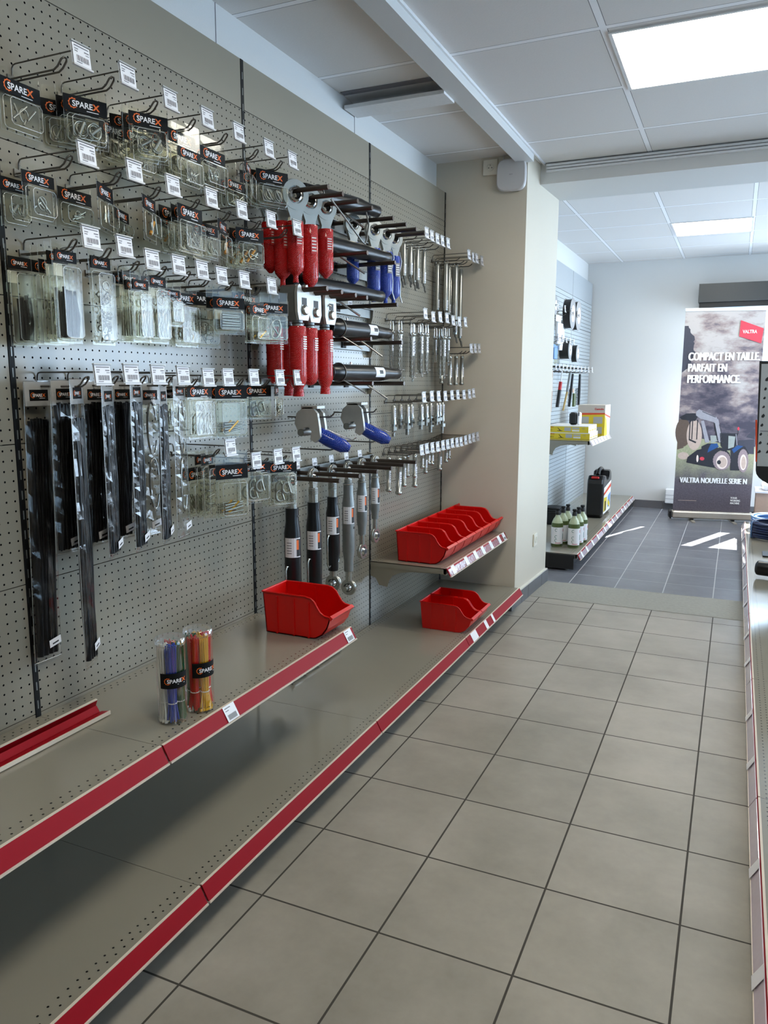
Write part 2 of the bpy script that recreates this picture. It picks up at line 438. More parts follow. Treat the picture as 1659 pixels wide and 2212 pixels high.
# ------------------------------------------------------------------ room shell
GX, BAY = 0.0, 1.008
YP = 3.035            # face of the pillar
CZ = 2.555
m = MB(); m.box(-.06, 5.0, -4.0, 3.30, -.05, 0, 'floor_tile_near'); structure(m, 'floor')
m = MB(); m.box(-.06, 5.0, 3.70, 7.27, -.05, 0, 'floor_tile_far'); structure(m, 'floor_far')
def screed():
    m = MB(); n = 60; vs = []; rnd = random.Random(3)
    for i in range(n + 1):
        x = .45 + (5.0 - .45) * i / n
        vs += [(x, 3.29 + rnd.uniform(-.004, .004), .0015), (x, 3.43, .003), (x, 3.57, .003), (x, 3.712 + rnd.uniform(-.004, .004), .0015)]
    fs = [(i * 4 + k, i * 4 + 4 + k, i * 4 + 5 + k, i * 4 + 1 + k) for i in range(n) for k in range(3)]
    m.add(vs, fs, 'screed', True); m.box(.45, 5.0, 3.29, 3.71, -.05, 0.0005, 'screed'); structure(m, 'trim_1')
screed()
m = MB(); m.box(-.16, -.06, -4.1, YP, 0, CZ + .1, 'wall_white')
for y in (0.95, 1.98): m.box(-.06, -.0585, y, y + .002, 2.3, CZ, 'ink_grey')
structure(m, 'wall_left')
m = MB(); m.box(-.06, .07, 3.715, 7.37, 0, 2.65, 'wall_white'); structure(m, 'wall_left_far')
m = MB(); m.prism([(-.16, YP), (.472, YP), (.503, 3.712), (-.16, 3.712)], 0, 2.65, 'woven_wallpaper', 'z'); structure(m, 'wall_pillar')
m = MB(); m.box(-.16, 5.1, -4.1, -4.0, 0, 2.65, 'wall_white'); structure(m, 'wall_front')
WX0, WX1, WZ0, WZ1 = 1.262, 3.9, 1.19, 2.12
m = MB()
m.box(-.06, WX0, 7.27, 7.42, 0, 2.65, 'wall_white'); m.box(WX1, 5.1, 7.27, 7.42, 0, 2.65, 'wall_white')
m.box(WX0, WX1, 7.27, 7.42, 0, WZ0, 'wall_white'); m.box(WX0, WX1, 7.27, 7.42, WZ1, 2.65, 'wall_white')
structure(m, 'wall_back')
m = MB()
for y0, y1 in ((-4.0, .2), (2.2, 4.2), (7.0, 7.27)): m.box(5.0, 5.1, y0, y1, 0, 2.65, 'wall_white')
for y0, y1 in ((.2, 2.2), (4.2, 7.0)): m.box(5.0, 5.1, y0, y1, 0, .4, 'wall_white'); m.box(5.0, 5.1, y0, y1, 2.3, 2.65, 'wall_white')
structure(m, 'wall_right')
def window(n, f, span):
    o = bpy.data.objects.new('window_%d' % n, None); COL.objects.link(o); o['kind'] = 'structure'
    fr = MB(); gl = MB(); f(fr, gl); fr.build('window_frame', o); gl.build('window_pane', o)
def w_back(fr, gl):
    for x in (WX0, 2.105, WX1 - .06): fr.box(x, x + (.10 if x == 2.105 else .06), 7.31, 7.37, WZ0, WZ1, 'matte_black')
    for z in (WZ0, WZ1 - .05): fr.box(WX0, WX1, 7.31, 7.37, z, z + .05, 'matte_black')
    gl.box(WX0, WX1, 7.338, 7.342, WZ0, WZ1, 'window_glass')
def w_side(y0, y1):
    def f(fr, gl):
        for y in (y0, (y0 + y1) / 2 - .03, y1 - .06): fr.box(5.02, 5.08, y, y + .06, .4, 2.3, 'matte_black')
        for z in (.4, 2.24): fr.box(5.02, 5.08, y0, y1, z, z + .06, 'matte_black')
        gl.box(5.048, 5.052, y0, y1, .4, 2.3, 'window_glass')
    return f
window(1, w_back, None); window(2, w_side(.2, 2.2), None); window(3, w_side(4.2, 7.0), None)
m = MB(); m.box(-.06, 5.0, -4.0, 3.30, CZ, CZ + .05, 'ceiling_tile'); structure(m, 'ceiling')
m = MB(); m.box(-.06, 5.0, 3.72, 7.27, 2.562, 2.612, 'ceiling_tile_far'); structure(m, 'ceiling_far')
m = MB(); m.box(.47, 5.0, 3.285, 3.735, 2.445, 2.62, 'wall_white'); m.box(-.06, .52, 3.0, 3.735, 2.56, 2.64, 'wall_white')
for k, z in enumerate((2.505, 2.520, 2.535)): m.box(.52, 5.0, 3.268 - .004 * k, 3.286, z, z + .011, 'frame_white')
structure(m, 'ceiling_beam')
m = MB(); m.box(.412, .504, -4.0, YP, 2.507, CZ, 'wall_white'); m.box(.504, .512, -4.0, 3.28, CZ - .012, CZ, 'frame_white'); structure(m, 'ceiling_beam_long')
m = MB(); m.box(-.05, .412, 1.862, 1.99, 2.497, 2.512, 'frame_white'); m.box(-.05, .412, 1.975, 1.99, 2.512, 2.55, 'frame_white'); m.box(-.05, .412, 1.825, 1.862, CZ - .004, CZ - .001, 'ink_grey'); structure(m, 'trim_2')  # grey ceiling strip: shadow of the open slot put into the colour
m = MB()
ys = [2.92, 3.12, 3.255, 3.56, 3.712]
for a, b in zip(ys[:-1], ys[1:]):
    xa = .472 + (a - YP) * .0458; xb = .472 + (b - YP) * .0458
    m.prism([(xa - .004, a + .002), (xa + .021, a + .002), (xb + .021, b - .002), (xb - .004, b - .002)], 0, .082, 'tile_skirting', 'z')
m.prism([(.46, 2.93), (.487, 2.93), (.520, 3.71), (.49, 3.71)], .082, .089, 'grout_white', 'z')
structure(m, 'baseboard_pillar')
m = MB(); x = .07
while x < 5.0: m.box(x, min(x + .294, 5.0), 7.255, 7.27, 0, .082, 'tile_skirting'); x += .298
structure(m, 'baseboard_back')

# ------------------------------------------------------------------ ceiling lights
def ceiling_light(x, y, z, label):
    t = thing('ceiling_light', (x, y, z), label, 'ceiling light', 'flat square LED panels set in the tiled ceiling')
    f = MB()
    for a, b, c, d in ((-.298, .298, -.298, -.285), (-.298, .298, .285, .298), (-.298, -.285, -.285, .285), (.285, .298, -.285, .285)): f.box(a, b, c, d, -.006, 0, 'frame_white')
    f.build('light_frame', t)
    d = MB(); d.box(-.286, .286, -.286, .286, -.0045, -.001, 'led_diffuser'); d.build('diffuser', t)
ceiling_light(1.388, 2.0, CZ, 'large glowing square ceiling light nearest the viewer, cut by the right edge')
ceiling_light(1.326, 5.655, 2.562, 'smaller looking glowing ceiling light in the far room beyond the ceiling beam')
for x, y, z, l in ((1.388, -.4, CZ, 'square ceiling light over the aisle behind the viewpoint'), (3.126, 5.655, 2.562, 'square ceiling light at the right of the far room')):
    ceiling_light(x, y, z, l)

# ------------------------------------------------------------------ measured positions
HOOKS = {
    'R1': [(0.079, 2.045, 0.2), (0.227, 2.053, 0.2), (0.383, 2.047, 0.2), (0.539, 2.047, 0.2), (0.69, 2.051, 0.2), (0.853, 2.048, 0.2), (0.997, 2.049, 0.2)],
    'R2': [(0.079, 1.837, 0.2), (0.235, 1.837, 0.2), (0.38, 1.834, 0.2), (0.546, 1.837, 0.2), (0.696, 1.833, 0.2), (0.858, 1.835, 0.2), (1.02, 1.837, 0.2)],
    'R3': [(0.077, 1.653, 0.2), (0.187, 1.65, 0.2), (0.285, 1.632, 0.2), (0.39, 1.633, 0.2), (0.492, 1.633, 0.2), (0.583, 1.628, 0.2), (0.699, 1.63, 0.2), (0.853, 1.629, 0.2)],
    'R4': [(0.089, 1.338, 0.2), (0.187, 1.34, 0.2), (0.288, 1.34, 0.2), (0.391, 1.339, 0.2), (0.503, 1.334, 0.2), (0.6, 1.335, 0.2), (0.738, 1.336, 0.2), (0.893, 1.336, 0.2), (1.011, 1.337, 0.2)],
    'R5': [(0.601, 1.124, 0.2), (0.74, 1.072, 0.2), (0.871, 1.073, 0.2), (0.99, 1.071, 0.2)],
    'C1': [(2.228, 2.025, 0.2), (2.297, 2.022, 0.2), (2.373, 2.021, 0.2), (2.446, 2.022, 0.2), (2.529, 2.024, 0.2)],
    'C2': [(2.843, 2.013, 0.209), (2.894, 2.004, 0.219), (2.931, 2.004, 0.226), (2.992, 1.999, 0.237)],
    'C3': [(2.222, 1.65, 0.2), (2.33, 1.643, 0.2), (2.429, 1.65, 0.2), (2.53, 1.653, 0.2), (2.627, 1.647, 0.2), (2.726, 1.648, 0.2), (2.817, 1.652, 0.204)],
    'C4': [(2.89, 1.512, 0.218), (2.938, 1.514, 0.227), (2.982, 1.515, 0.235)],
    'C5': [(2.216, 1.251, 0.2), (2.324, 1.254, 0.2), (2.422, 1.253, 0.2), (2.523, 1.252, 0.2), (2.629, 1.255, 0.2), (2.725, 1.256, 0.2), (2.818, 1.255, 0.204), (2.882, 1.258, 0.216), (2.928, 1.264, 0.225)],
    'C6': [(2.193, 0.993, 0.2), (2.262, 0.995, 0.2), (2.341, 0.994, 0.2), (2.419, 0.993, 0.2), (2.499, 0.994, 0.2), (2.572, 0.994, 0.2), (2.646, 0.996, 0.2), (2.724, 0.994, 0.2), (2.796, 0.994, 0.2), (2.848, 0.999, 0.21), (2.895, 1.004, 0.219), (2.939, 1.009, 0.227), (2.987, 1.012, 0.236)],
}
# row, hook, x, y of the prong, sideways shift, top/bottom of header card, bottom, width, turn, contents
PACKS = [
    ('R1', 0, 0.023, 0.059, 0.0, 2.008, 1.975, 1.891, 0.115, 0, 'pins'),
    ('R1', 1, 0.022, 0.207, -0.018, 2.005, 1.969, 1.891, 0.136, 0, 'rings'),
    ('R1', 1, 0.078, 0.207, -0.0, 2.012, 1.975, 1.897, 0.143, 4, 'rings'),
    ('R1', 2, 0.026, 0.363, 0.001, 2.001, 1.966, 1.903, 0.116, 0, 'rings'),
    ('R1', 2, 0.141, 0.363, 0.0, 2.012, 1.981, 1.893, 0.131, 0, 'rings'),
    ('R1', 2, 0.104, 0.363, 0.0, 1.971, 1.943, 1.862, 0.111, 0, 'springs'),
    ('R1', 3, 0.123, 0.519, 0.0, 2.011, 1.979, 1.891, 0.119, 0, 'springs'),
    ('R1', 3, 0.148, 0.519, 0.0, 1.963, 1.938, 1.859, 0.099, 0, 'springs'),
    ('R1', 4, 0.117, 0.67, 0.0, 2.005, 1.972, 1.892, 0.12, 0, 'pins'),
    ('R1', 5, 0.081, 0.833, 0.0, 1.957, 1.931, 1.871, 0.103, 0, 'pins'),
    ('R1', 5, 0.132, 0.833, 0.0, 2.003, 1.975, 1.889, 0.095, 24, 'pins'),
    ('R1', 6, 0.131, 0.977, 0.0, 2.016, 1.977, 1.9, 0.196, 0, 'rings'),
    ('R2', 0, 0.022, 0.059, -0.035, 1.787, 1.758, 1.679, 0.079, 0, 'rings'),
    ('R2', 0, 0.062, 0.059, 0.0, 1.803, 1.776, 1.693, 0.093, 0, 'pins'),
    ('R2', 1, 0.022, 0.215, -0.006, 1.801, 1.771, 1.707, 0.11, 0, 'pins'),
    ('R2', 1, 0.118, 0.215, 0.0, 1.805, 1.769, 1.692, 0.095, 22, 'pins'),
    ('R2', 2, 0.036, 0.36, 0.0, 1.78, 1.752, 1.707, 0.095, 21, 'pins'),
    ('R2', 2, 0.133, 0.36, -0.001, 1.804, 1.771, 1.691, 0.095, 22, 'brass'),
    ('R2', 3, 0.04, 0.526, 0.0, 1.802, 1.766, 1.711, 0.095, 20, 'brass'),
    ('R2', 3, 0.137, 0.526, 0.0, 1.813, 1.777, 1.684, 0.122, 5, 'springs'),
    ('R2', 4, 0.087, 0.676, 0.0, 1.796, 1.764, 1.693, 0.093, 0, 'pins'),
    ('R2', 4, 0.14, 0.676, 0.0, 1.801, 1.766, 1.687, 0.095, 21, 'brass'),
    ('R2', 5, 0.13, 0.838, -0.001, 1.807, 1.77, 1.684, 0.132, 5, 'brass'),
    ('R2', 5, 0.068, 0.838, 0.0, 1.775, 1.746, 1.684, 0.094, 0, 'pins'),
    ('R3', 0, 0.022, 0.057, -0.033, 1.611, 1.583, 1.403, 0.078, 0, 'ties'),
    ('R3', 0, 0.091, 0.057, 0.0, 1.603, 1.576, 1.407, 0.079, 0, 'springs'),
    ('R3', 0, 0.135, 0.057, 0.0, 1.623, 1.597, 1.41, 0.08, 0, 'ties'),
    ('R3', 1, 0.136, 0.167, 0.0, 1.625, 1.596, 1.41, 0.079, 0, 'chain'),
    ('R3', 2, 0.138, 0.265, 0.0, 1.597, 1.572, 1.421, 0.079, 0, 'clips'),
    ('R3', 2, 0.173, 0.265, 0.0, 1.579, 1.555, 1.421, 0.07, 0, 'clips'),
    ('R3', 3, 0.14, 0.37, 0.0, 1.602, 1.576, 1.423, 0.08, 0, 'clips'),
    ('R3', 4, 0.108, 0.472, 0.0, 1.579, 1.559, 1.477, 0.073, 0, 'clips'),
    ('R3', 5, 0.08, 0.563, 0.0, 1.58, 1.551, 1.423, 0.108, 0, 'springs'),
    ('R3', 6, 0.057, 0.679, 0.0, 1.596, 1.556, 1.425, 0.145, 0, 'springs'),
    ('R3', 6, 0.154, 0.679, -0.001, 1.576, 1.543, 1.466, 0.136, 0, 'bars'),
    ('R3', 7, 0.121, 0.833, 0.0, 1.606, 1.567, 1.481, 0.113, 0, 'bars'),
    ('R3', 7, 0.165, 0.833, 0.0, 1.566, 1.536, 1.445, 0.109, 0, 'bolt'),
    ('R3', 7, 0.18, 0.833, 0.061, 1.578, 1.547, 1.447, 0.126, 0, 'carabiner'),
    ('R4', 4, 0.069, 0.483, 0.001, 1.297, 1.272, 1.177, 0.062, 0, 'springs'),
    ('R4', 5, 0.106, 0.58, 0.0, 1.306, 1.274, 1.147, 0.118, 0, 'clips'),
    ('R4', 6, 0.124, 0.718, 0.0, 1.308, 1.267, 1.142, 0.156, 0, 'bolt'),
    ('R4', 7, 0.12, 0.873, 0.001, 1.31, 1.271, 1.195, 0.129, 0, 'shackle'),
    ('R4', 7, 0.18, 0.873, 0.025, 1.31, 1.274, 1.198, 0.095, 26, 'springs'),
    ('R5', 0, 0.087, 0.581, -0.001, 1.054, 1.02, 0.903, 0.105, 0, 'springs'),
    ('R5', 0, 0.125, 0.581, 0.0, 1.098, 1.068, 0.897, 0.074, 10, 'bars'),
    ('R5', 0, 0.18, 0.581, 0.05, 1.066, 1.021, 0.896, 0.152, 0, 'bolt'),
    ('R5', 1, 0.18, 0.72, 0.041, 1.059, 1.031, 0.927, 0.146, 0, 'shackle'),
    ('R5', 2, 0.18, 0.851, 0.075, 1.046, 1.011, 0.891, 0.157, -5, 'shackle'),
]
# row, hook, x, y, top, y of foot, bottom, width, turn, contents
BAGS = [
    ('R4', 0, 0.022, 0.052, 1.322, 0.025, 0.602, 0.087, 0, 'black'),
    ('R4', 0, 0.09, 0.071, 1.325, 0.054, 0.891, 0.087, 0, 'black'),
    ('R4', 0, 0.13, 0.071, 1.328, 0.061, 0.597, 0.085, 25, 'black'),
    ('R4', 1, 0.095, 0.169, 1.323, 0.143, 0.893, 0.095, 0, 'black'),
    ('R4', 1, 0.135, 0.168, 1.319, 0.159, 0.865, 0.085, 24, 'black'),
    ('R4', 2, 0.089, 0.269, 1.322, 0.248, 0.89, 0.087, 0, 'black'),
    ('R4', 2, 0.138, 0.27, 1.328, 0.254, 0.865, 0.085, 21, 'black'),
    ('R4', 3, 0.094, 0.372, 1.319, 0.348, 0.885, 0.091, 0, 'rod'),
    ('R4', 3, 0.14, 0.373, 1.316, 0.352, 0.868, 0.085, 26, 'black'),
    ('R4', 4, 0.107, 0.485, 1.329, 0.476, 0.857, 0.085, 14, 'rod'),
]

# ------------------------------------------------------------------ wall shelving: uprights, back panels
SEAMS = [0.1135, 0.467, 0.8145, 1.168, 1.522, 1.878, 2.2345]
def upright(y, label):
    m = MB(); m.box(-.045, .0015, -.008, .008, 0, 2.392, 'upright_black')
    z = .13
    while z < 2.38: m.box(.001, .0022, -.0015, .0015, z, z + .022, 'zinc_dull'); z += .05
    m.box(-.045, .42, -.012, .012, 0.0, .05, 'upright_black')
    tag(m.build('shelving_upright', loc=(0, y, 0)), label, 'upright post', 'black slotted uprights of the wall shelving')
def bay(y0, w, n, label):
    t = thing('back_wall_bay', (0, y0, 0), label, 'shelving back panel', 'perforated back bays of the wall shelving')
    for a, b in zip(SEAMS[:-1], SEAMS[1:]):
        p = MB(); p.box(-.014, 0, .009, w - .009, a + .0012, b - .0012, 'perforated_steel'); p.build('perforated_panel', t)
    p = MB(); p.box(-.014, 0, .009, w - .009, SEAMS[-1] + .0012, 2.392, 'painted_steel')
    p.build('top_panel', t)['label'] = 'plain unperforated panel'
BN = ['nearest the viewer, cut by the left edge', 'behind the hanging packs and long bags', 'behind the red and blue sleeves and black tubes', 'behind the chained pins, meeting the beige pillar']
for k in range(-1, 3):
    bay(k * BAY, BAY, k, 'grey perforated steel back bay ' + BN[k + 1])
for k, l in ((-1, 'black slotted upright outside the frame at the left'), (0, 'black slotted upright beside the longest black bags at the left'), (1, 'black slotted upright between the packs and the red sleeves'), (2, 'black slotted upright between the top links and the seven red bins'), (3, 'black slotted upright at the pillar corner')):
    upright(k * BAY, l)

def rail(mb, d, z, y0, y1, strip=None, mat='rail_red'):
    """leaning price rail hooked on the front edge at x=d; strip lists paper labels (y, width)"""
    A = [(d - .001, z + .001), (d + .004, z + .001), (d + .0235, z - .036), (d + .019, z - .036)]
    mb.prism(A, y0, y1, mat, 'y')
    mb.prism([(d - .002, z + .0005), (d + .004, z + .0005), (d + .004, z + .0028), (d - .002, z + .0028)], y0, y1, 'rail_edge', 'y')
    mb.prism([(d + .0185, z - .0365), (d + .0275, z - .0365), (d + .0275, z - .0405), (d + .0185, z - .0405)], y0, y1, 'rail_edge', 'y')
def rail_label(parent, d, z, y, w=.05, barcode=True):
    m = MB()
    n = Vector((.0365, 0, .0205)).normalized(); up = Vector((-.0205, 0, .0365)).normalized()
    O = Vector((d + .0135, y, z - .0175)) + n * .0022
    U = Vector((0, 1, 0))
    def q(a, b, c, e, mat, h=0.0):
        m.add([O + U * a + up * c + n * h, O + U * b + up * c + n * h, O + U * b + up * e + n * h, O + U * a + up * e + n * h], [(0, 1, 2, 3)], mat)
    q(-w / 2, w / 2, -.021, .022, 'paper_white')
    if barcode:
        q(-w * .4, w * .1, .014, .0165, 'ink_grey', .0003); q(-w * .4, -w * .1, .007, .009, 'ink_grey', .0003)
        for i in range(14):
            a = -w * .35 + i * w * .052; q(a, a + w * .028, -.017, -.003, 'ink_black', .0003)
    m.build('shelf_label', parent)
def bracket(mb, y, d, mat='painted_steel'):
    P = [(0, -.002), (d - .02, -.002), (d - .02, -.02), (d - .035, -.03), (d * .55, -.036), (d * .40, -.046), (d * .30, -.066), (d * .255, -.092), (d * .235, -.125), (d * .12, -.118), (d * .075, -.085), (0, -.075)]
    mb.prism(P, y - .0015, y + .0015, mat, 'y')
def shelf(y0, w, z, d, label, mat, rails=((0.003, None),), brackets=True, base=False, railmat='rail_red', x0=0.0, group='grey steel shelves of the wall shelving'):
    t = thing('base_shelf' if base else 'metal_shelf', (x0, y0, z), label, 'shelf', group)
    m = MB(); m.prism([(.003, 0), (d, 0), (d, -.032), (d - .012, -.032), (d - .012, -.004), (.003, -.004)], .0007, w - .0007, mat, 'y')
    m.box(.003, d, .0007, .003, -.028, -.0005, 'painted_steel'); m.box(.003, d, w - .003, w - .0007, -.028, -.0005, 'painted_steel')
    m.build('shelf_tray', t)
    r = MB(); rail(r, d, 0, .003, w - .003, mat=railmat); r.build('price_rail', t)
    if brackets:
        b = MB(); bracket(b, .006, d); b.build('shelf_bracket', t)
        b = MB(); bracket(b, w - .006, d); b.build('shelf_bracket', t)
    if base:
        p = MB(); p.box(d - .06, d - .05, .01, w - .01, -z + .018, -.012, 'plinth_dark'); p.box(d - .05, d - .0495, .01, w - .01, -.062, -.034, 'plinth_steel'); p.build('plinth', t)
        for y in (.03, w - .03):
            f = MB(); f.cyl((d - .075, y, -z), (d - .075, y, -z + .012), .016, 'zinc_dull'); f.cyl((d - .075, y, -z + .012), (d - .075, y, -z + .03), .005, 'zinc_dull'); f.build('levelling_foot', t)
    return t
BZ, BD = .1175, .502
bs = [shelf(k * BAY, BAY, BZ, BD, 'wide red-railed base shelf, ' + l, 'tray_deep', brackets=False, base=True) for k, l in
      ((-1, 'nearest the viewer at the bottom left'), (0, 'second from the viewer, empty under the upper shelf'), (1, 'third from the viewer, empty below the hanging top links'), (2, 'farthest, carrying two small red bins'))]
for y, w in ((.12, .05), (.30, .04), (.42, .03)): rail_label(bs[3], BD, 0, y, w, False)
for y in (.28,): rail_label(bs[3], BD, 0, y - .2, .035, False)
sh0 = shelf(-BAY, BAY, .458, .403, 'grey upper shelf with red rail nearest the viewer, under the loose red rail', 'tray_shallow')
sh1 = shelf(0, BAY, .458, .403, 'grey upper shelf with red rail carrying the cable ties and big red bin', 'tray_shallow')
rail_label(sh1, .403, 0, .262); rail_label(sh1, .403, 0, .965)
sh2 = shelf(2 * BAY, BAY, .447, .400, 'grey upper shelf by the pillar carrying seven red bins in a row', 'tray_shallow')
for y in (.07, .27, .42, .55, .70, .86): rail_label(sh2, .400, 0, y, .045, False)
rail_label(sh2, .400, 0, .96, .05)
c = MB(); c.prism([(.408, -.006), (.4095, -.0055), (.4255, -.0345), (.424, -.035)], .01, .93, 'bag_clear', 'y'); c.build('clear_cover', sh2)

# loose rail lying on the upper shelf
t = thing('loose_price_rail', (.128, -.30, .4605), 'loose red plastic price rail lying on the upper shelf at the left', 'price rail', rz=0.0)
m = MB(); A = [(-.042, .0), (-.012, .0), (-.012, .0035), (-.042, .0035)]
m.prism([(-.034, .0), (-.031, .0), (-.022, .022), (-.026, .024)], -.7, .40, 'rail_red', 'y')
m.prism([(-.026, .0), (.004, .0), (.004, .003), (-.026, .003)], -.7, .38, 'rail_red', 'y')
m.prism([(.0, .003), (.004, .003), (-.006, .018), (-.009, .016)], -.7, .38, 'rail_red', 'y')
m.prism([(.006, .0), (.036, .006), (.036, .009), (.006, .003)], -.7, .385, 'rail_red', 'y')
m.prism([(.034, .0), (.037, .0), (.037, .0100), (.034, .0100)], -.7, .385, 'rail_edge', 'y')
m.prism([(-.028, .0225), (-.022, .0225), (-.022, .0255), (-.028, .0255)], -.7, .40, 'rail_edge', 'y')
m.build('rail_channel', t)

# ------------------------------------------------------------------ hooks with price tags
def price_tag_mesh(m, L, y, z, w=.058, h=.050, holder=True):
    lean = .10
    n = Vector((1, 0, lean)).normalized(); up = Vector((-lean, 0, 1)).normalized(); U = Vector((0, 1, 0)); O = Vector((L, y, z))
    def q(a, b, c, e, mat, hh=0.0):
        m.add([O + U * a + up * c + n * hh, O + U * b + up * c + n * hh, O + U * b + up * e + n * hh, O + U * a + up * e + n * hh], [(0, 1, 2, 3)], mat)
    if holder:
        for (a, b, c, e) in ((-w / 2, w / 2, -h / 2 - .003, -h / 2 + .001), (-w / 2, w / 2, h / 2 - .003, h / 2)):
            vs = []
            for hh in (-.002, .004):
                vs += [O + U * a + up * c + n * hh, O + U * b + up * c + n * hh, O + U * b + up * e + n * hh, O + U * a + up * e + n * hh]
            m.add(vs, [(0, 1, 2, 3), (4, 5, 6, 7), (0, 1, 5, 4), (3, 2, 6, 7), (0, 3, 7, 4), (1, 2, 6, 5)], 'router_white' if c < 0 else 'film_grey')
        q(-w / 2, w / 2, -h / 2, h / 2, 'film_grey', -.0015)
    q(-w * .44, w * .44, -h * .44, h * .42, 'paper_white', .0008)
    g = .0014
    q(-w * .36, w * .38, h * .30, h * .35, 'ink_grey', g); q(-w * .36, -w * .16, h * .17, h * .21, 'ink_grey', g)
    q(w * .14, w * .38, h * .15, h * .20, 'ink_grey', g); q(-w * .36, -w * .2, h * .07, h * .11, 'ink_grey', g); q(w * .2, w * .38, h * .05, h * .08, 'ink_grey', g)
    for i in range(13):
        a = -w * .28 + i * w * .05; q(a, a + w * (.030 if i % 3 else .018), -h * .30, -h * .06, 'ink_grey', g)
    q(-w * .3, -w * .02, -h * .38, -h * .345, 'ink_grey', g)
def hook(y, z, L, label, group, tagw=.058, double=True, reach=.165):
    """y,z = centre of the price tag, L = its distance from the board"""
    hy = y - .02; zp = z - .030
    t = thing('display_hook', (0, hy, zp), label, 'display hook', group)
    m = MB(); r = .0024; k = reach * L / .2
    if double:
        pts = [(-.004, -.0075, 0), (k - .022, -.0075, 0), (k - .010, -.0075, .006), (k + .002, -.0075, .019), (k + .006, -.004, .023), (k + .006, .004, .023), (k + .002, .0075, .019), (k - .010, .0075, .006), (k - .022, .0075, 0), (-.004, .0075, 0)]
        m.tube(pts, r, 'wire_steel', 6)
    else:
        m.tube([(-.004, 0, 0), (k - .014, 0, 0), (k, 0, .006), (k + .008, 0, .014)], r * 1.15, 'wire_steel', 6)
    m.build('prong', t)
    b = MB(); b.box(.0005, .004, -.014, .014, -.006, .010, 'wire_steel'); b.build('back_plate', t)
    a = MB(); a.tube([(.002, 0, .002), (.004, 0, .026), (.008, 0, .0325), (.016, 0, .0345), (L - .003, 0, .0345)], .0019, 'wire_steel', 6)
    a.tube([(L - .003, -.006, .0345), (L - .003, .046, .0345)], .0016, 'wire_steel', 6); a.build('label_arm', t)
    p = MB(); price_tag_mesh(p, L, .02, .030, tagw); p.build('price_tag', t)
    return t
ROWN = {'R1': 'top pack row', 'R2': 'second pack row', 'R3': 'third pack row', 'R4': 'long-bag row', 'R5': 'lowest pack row', 'C1': 'short cranked pin row', 'C2': 'long cranked pin row', 'C3': 'chained pin row', 'C4': 'short row by the pillar', 'C5': 'nut-ended pin row', 'C6': 'lowest round pin row'}
for r, l in HOOKS.items():
    for i, (y, z, L) in enumerate(l):
        hook(y, z, L, 'grey wire hook with price tag, %s from left in the %s' % (ORD[i], ROWN[r]), 'display hooks in the ' + ROWN[r], .058 if r[0] == 'R' else .052, r[0] == 'R', .165 if r[0] == 'R' else .15)

# ------------------------------------------------------------------ printed brand mark on cards and labels
def brand(m, O, U, V, w, dark='paper_white', lift=None):
    """white lettering with an orange last letter inside a gear ring; w = overall width, O = centre"""
    O, U, V = Vector(O), Vector(U).normalized(), Vector(V).normalized(); n = U.cross(V); O = O + n * .0009
    h = w * .155
    W1 = m.text('SPARE', O - U * (w * .40) - V * (h * .5), U, V, h, dark, 1.0, .022)
    k = h / .70
    m.text('X', O - U * (w * .40) + U * (W1 + h * .06) - V * (h * .5), U, V, h * 1.05, 'ink_orange', 1.15, .035)
    c = O - U * (w * .37); R = w * .135; vs = []; fs = []; N = 22
    for i in range(N + 1):
        a = PI * .30 + i * (PI * 1.42) / N; q = R * (1.14 if i % 3 == 1 else 1.0)
        for rr in (R * .82, q): vs.append(c + U * (rr * math.cos(a)) + V * (rr * math.sin(a)) - n * .0003)
    for i in range(N): fs.append((2 * i, 2 * i + 2, 2 * i + 3, 2 * i + 1))
    m.add(vs, fs, 'ink_orange')
    p = O + U * (w * .02) - V * (h * 1.02)
    m.add([p, p + U * w * .36, p + U * w * .36 + V * h * .12, p + V * h * .12], [(0, 1, 2, 3)], dark)

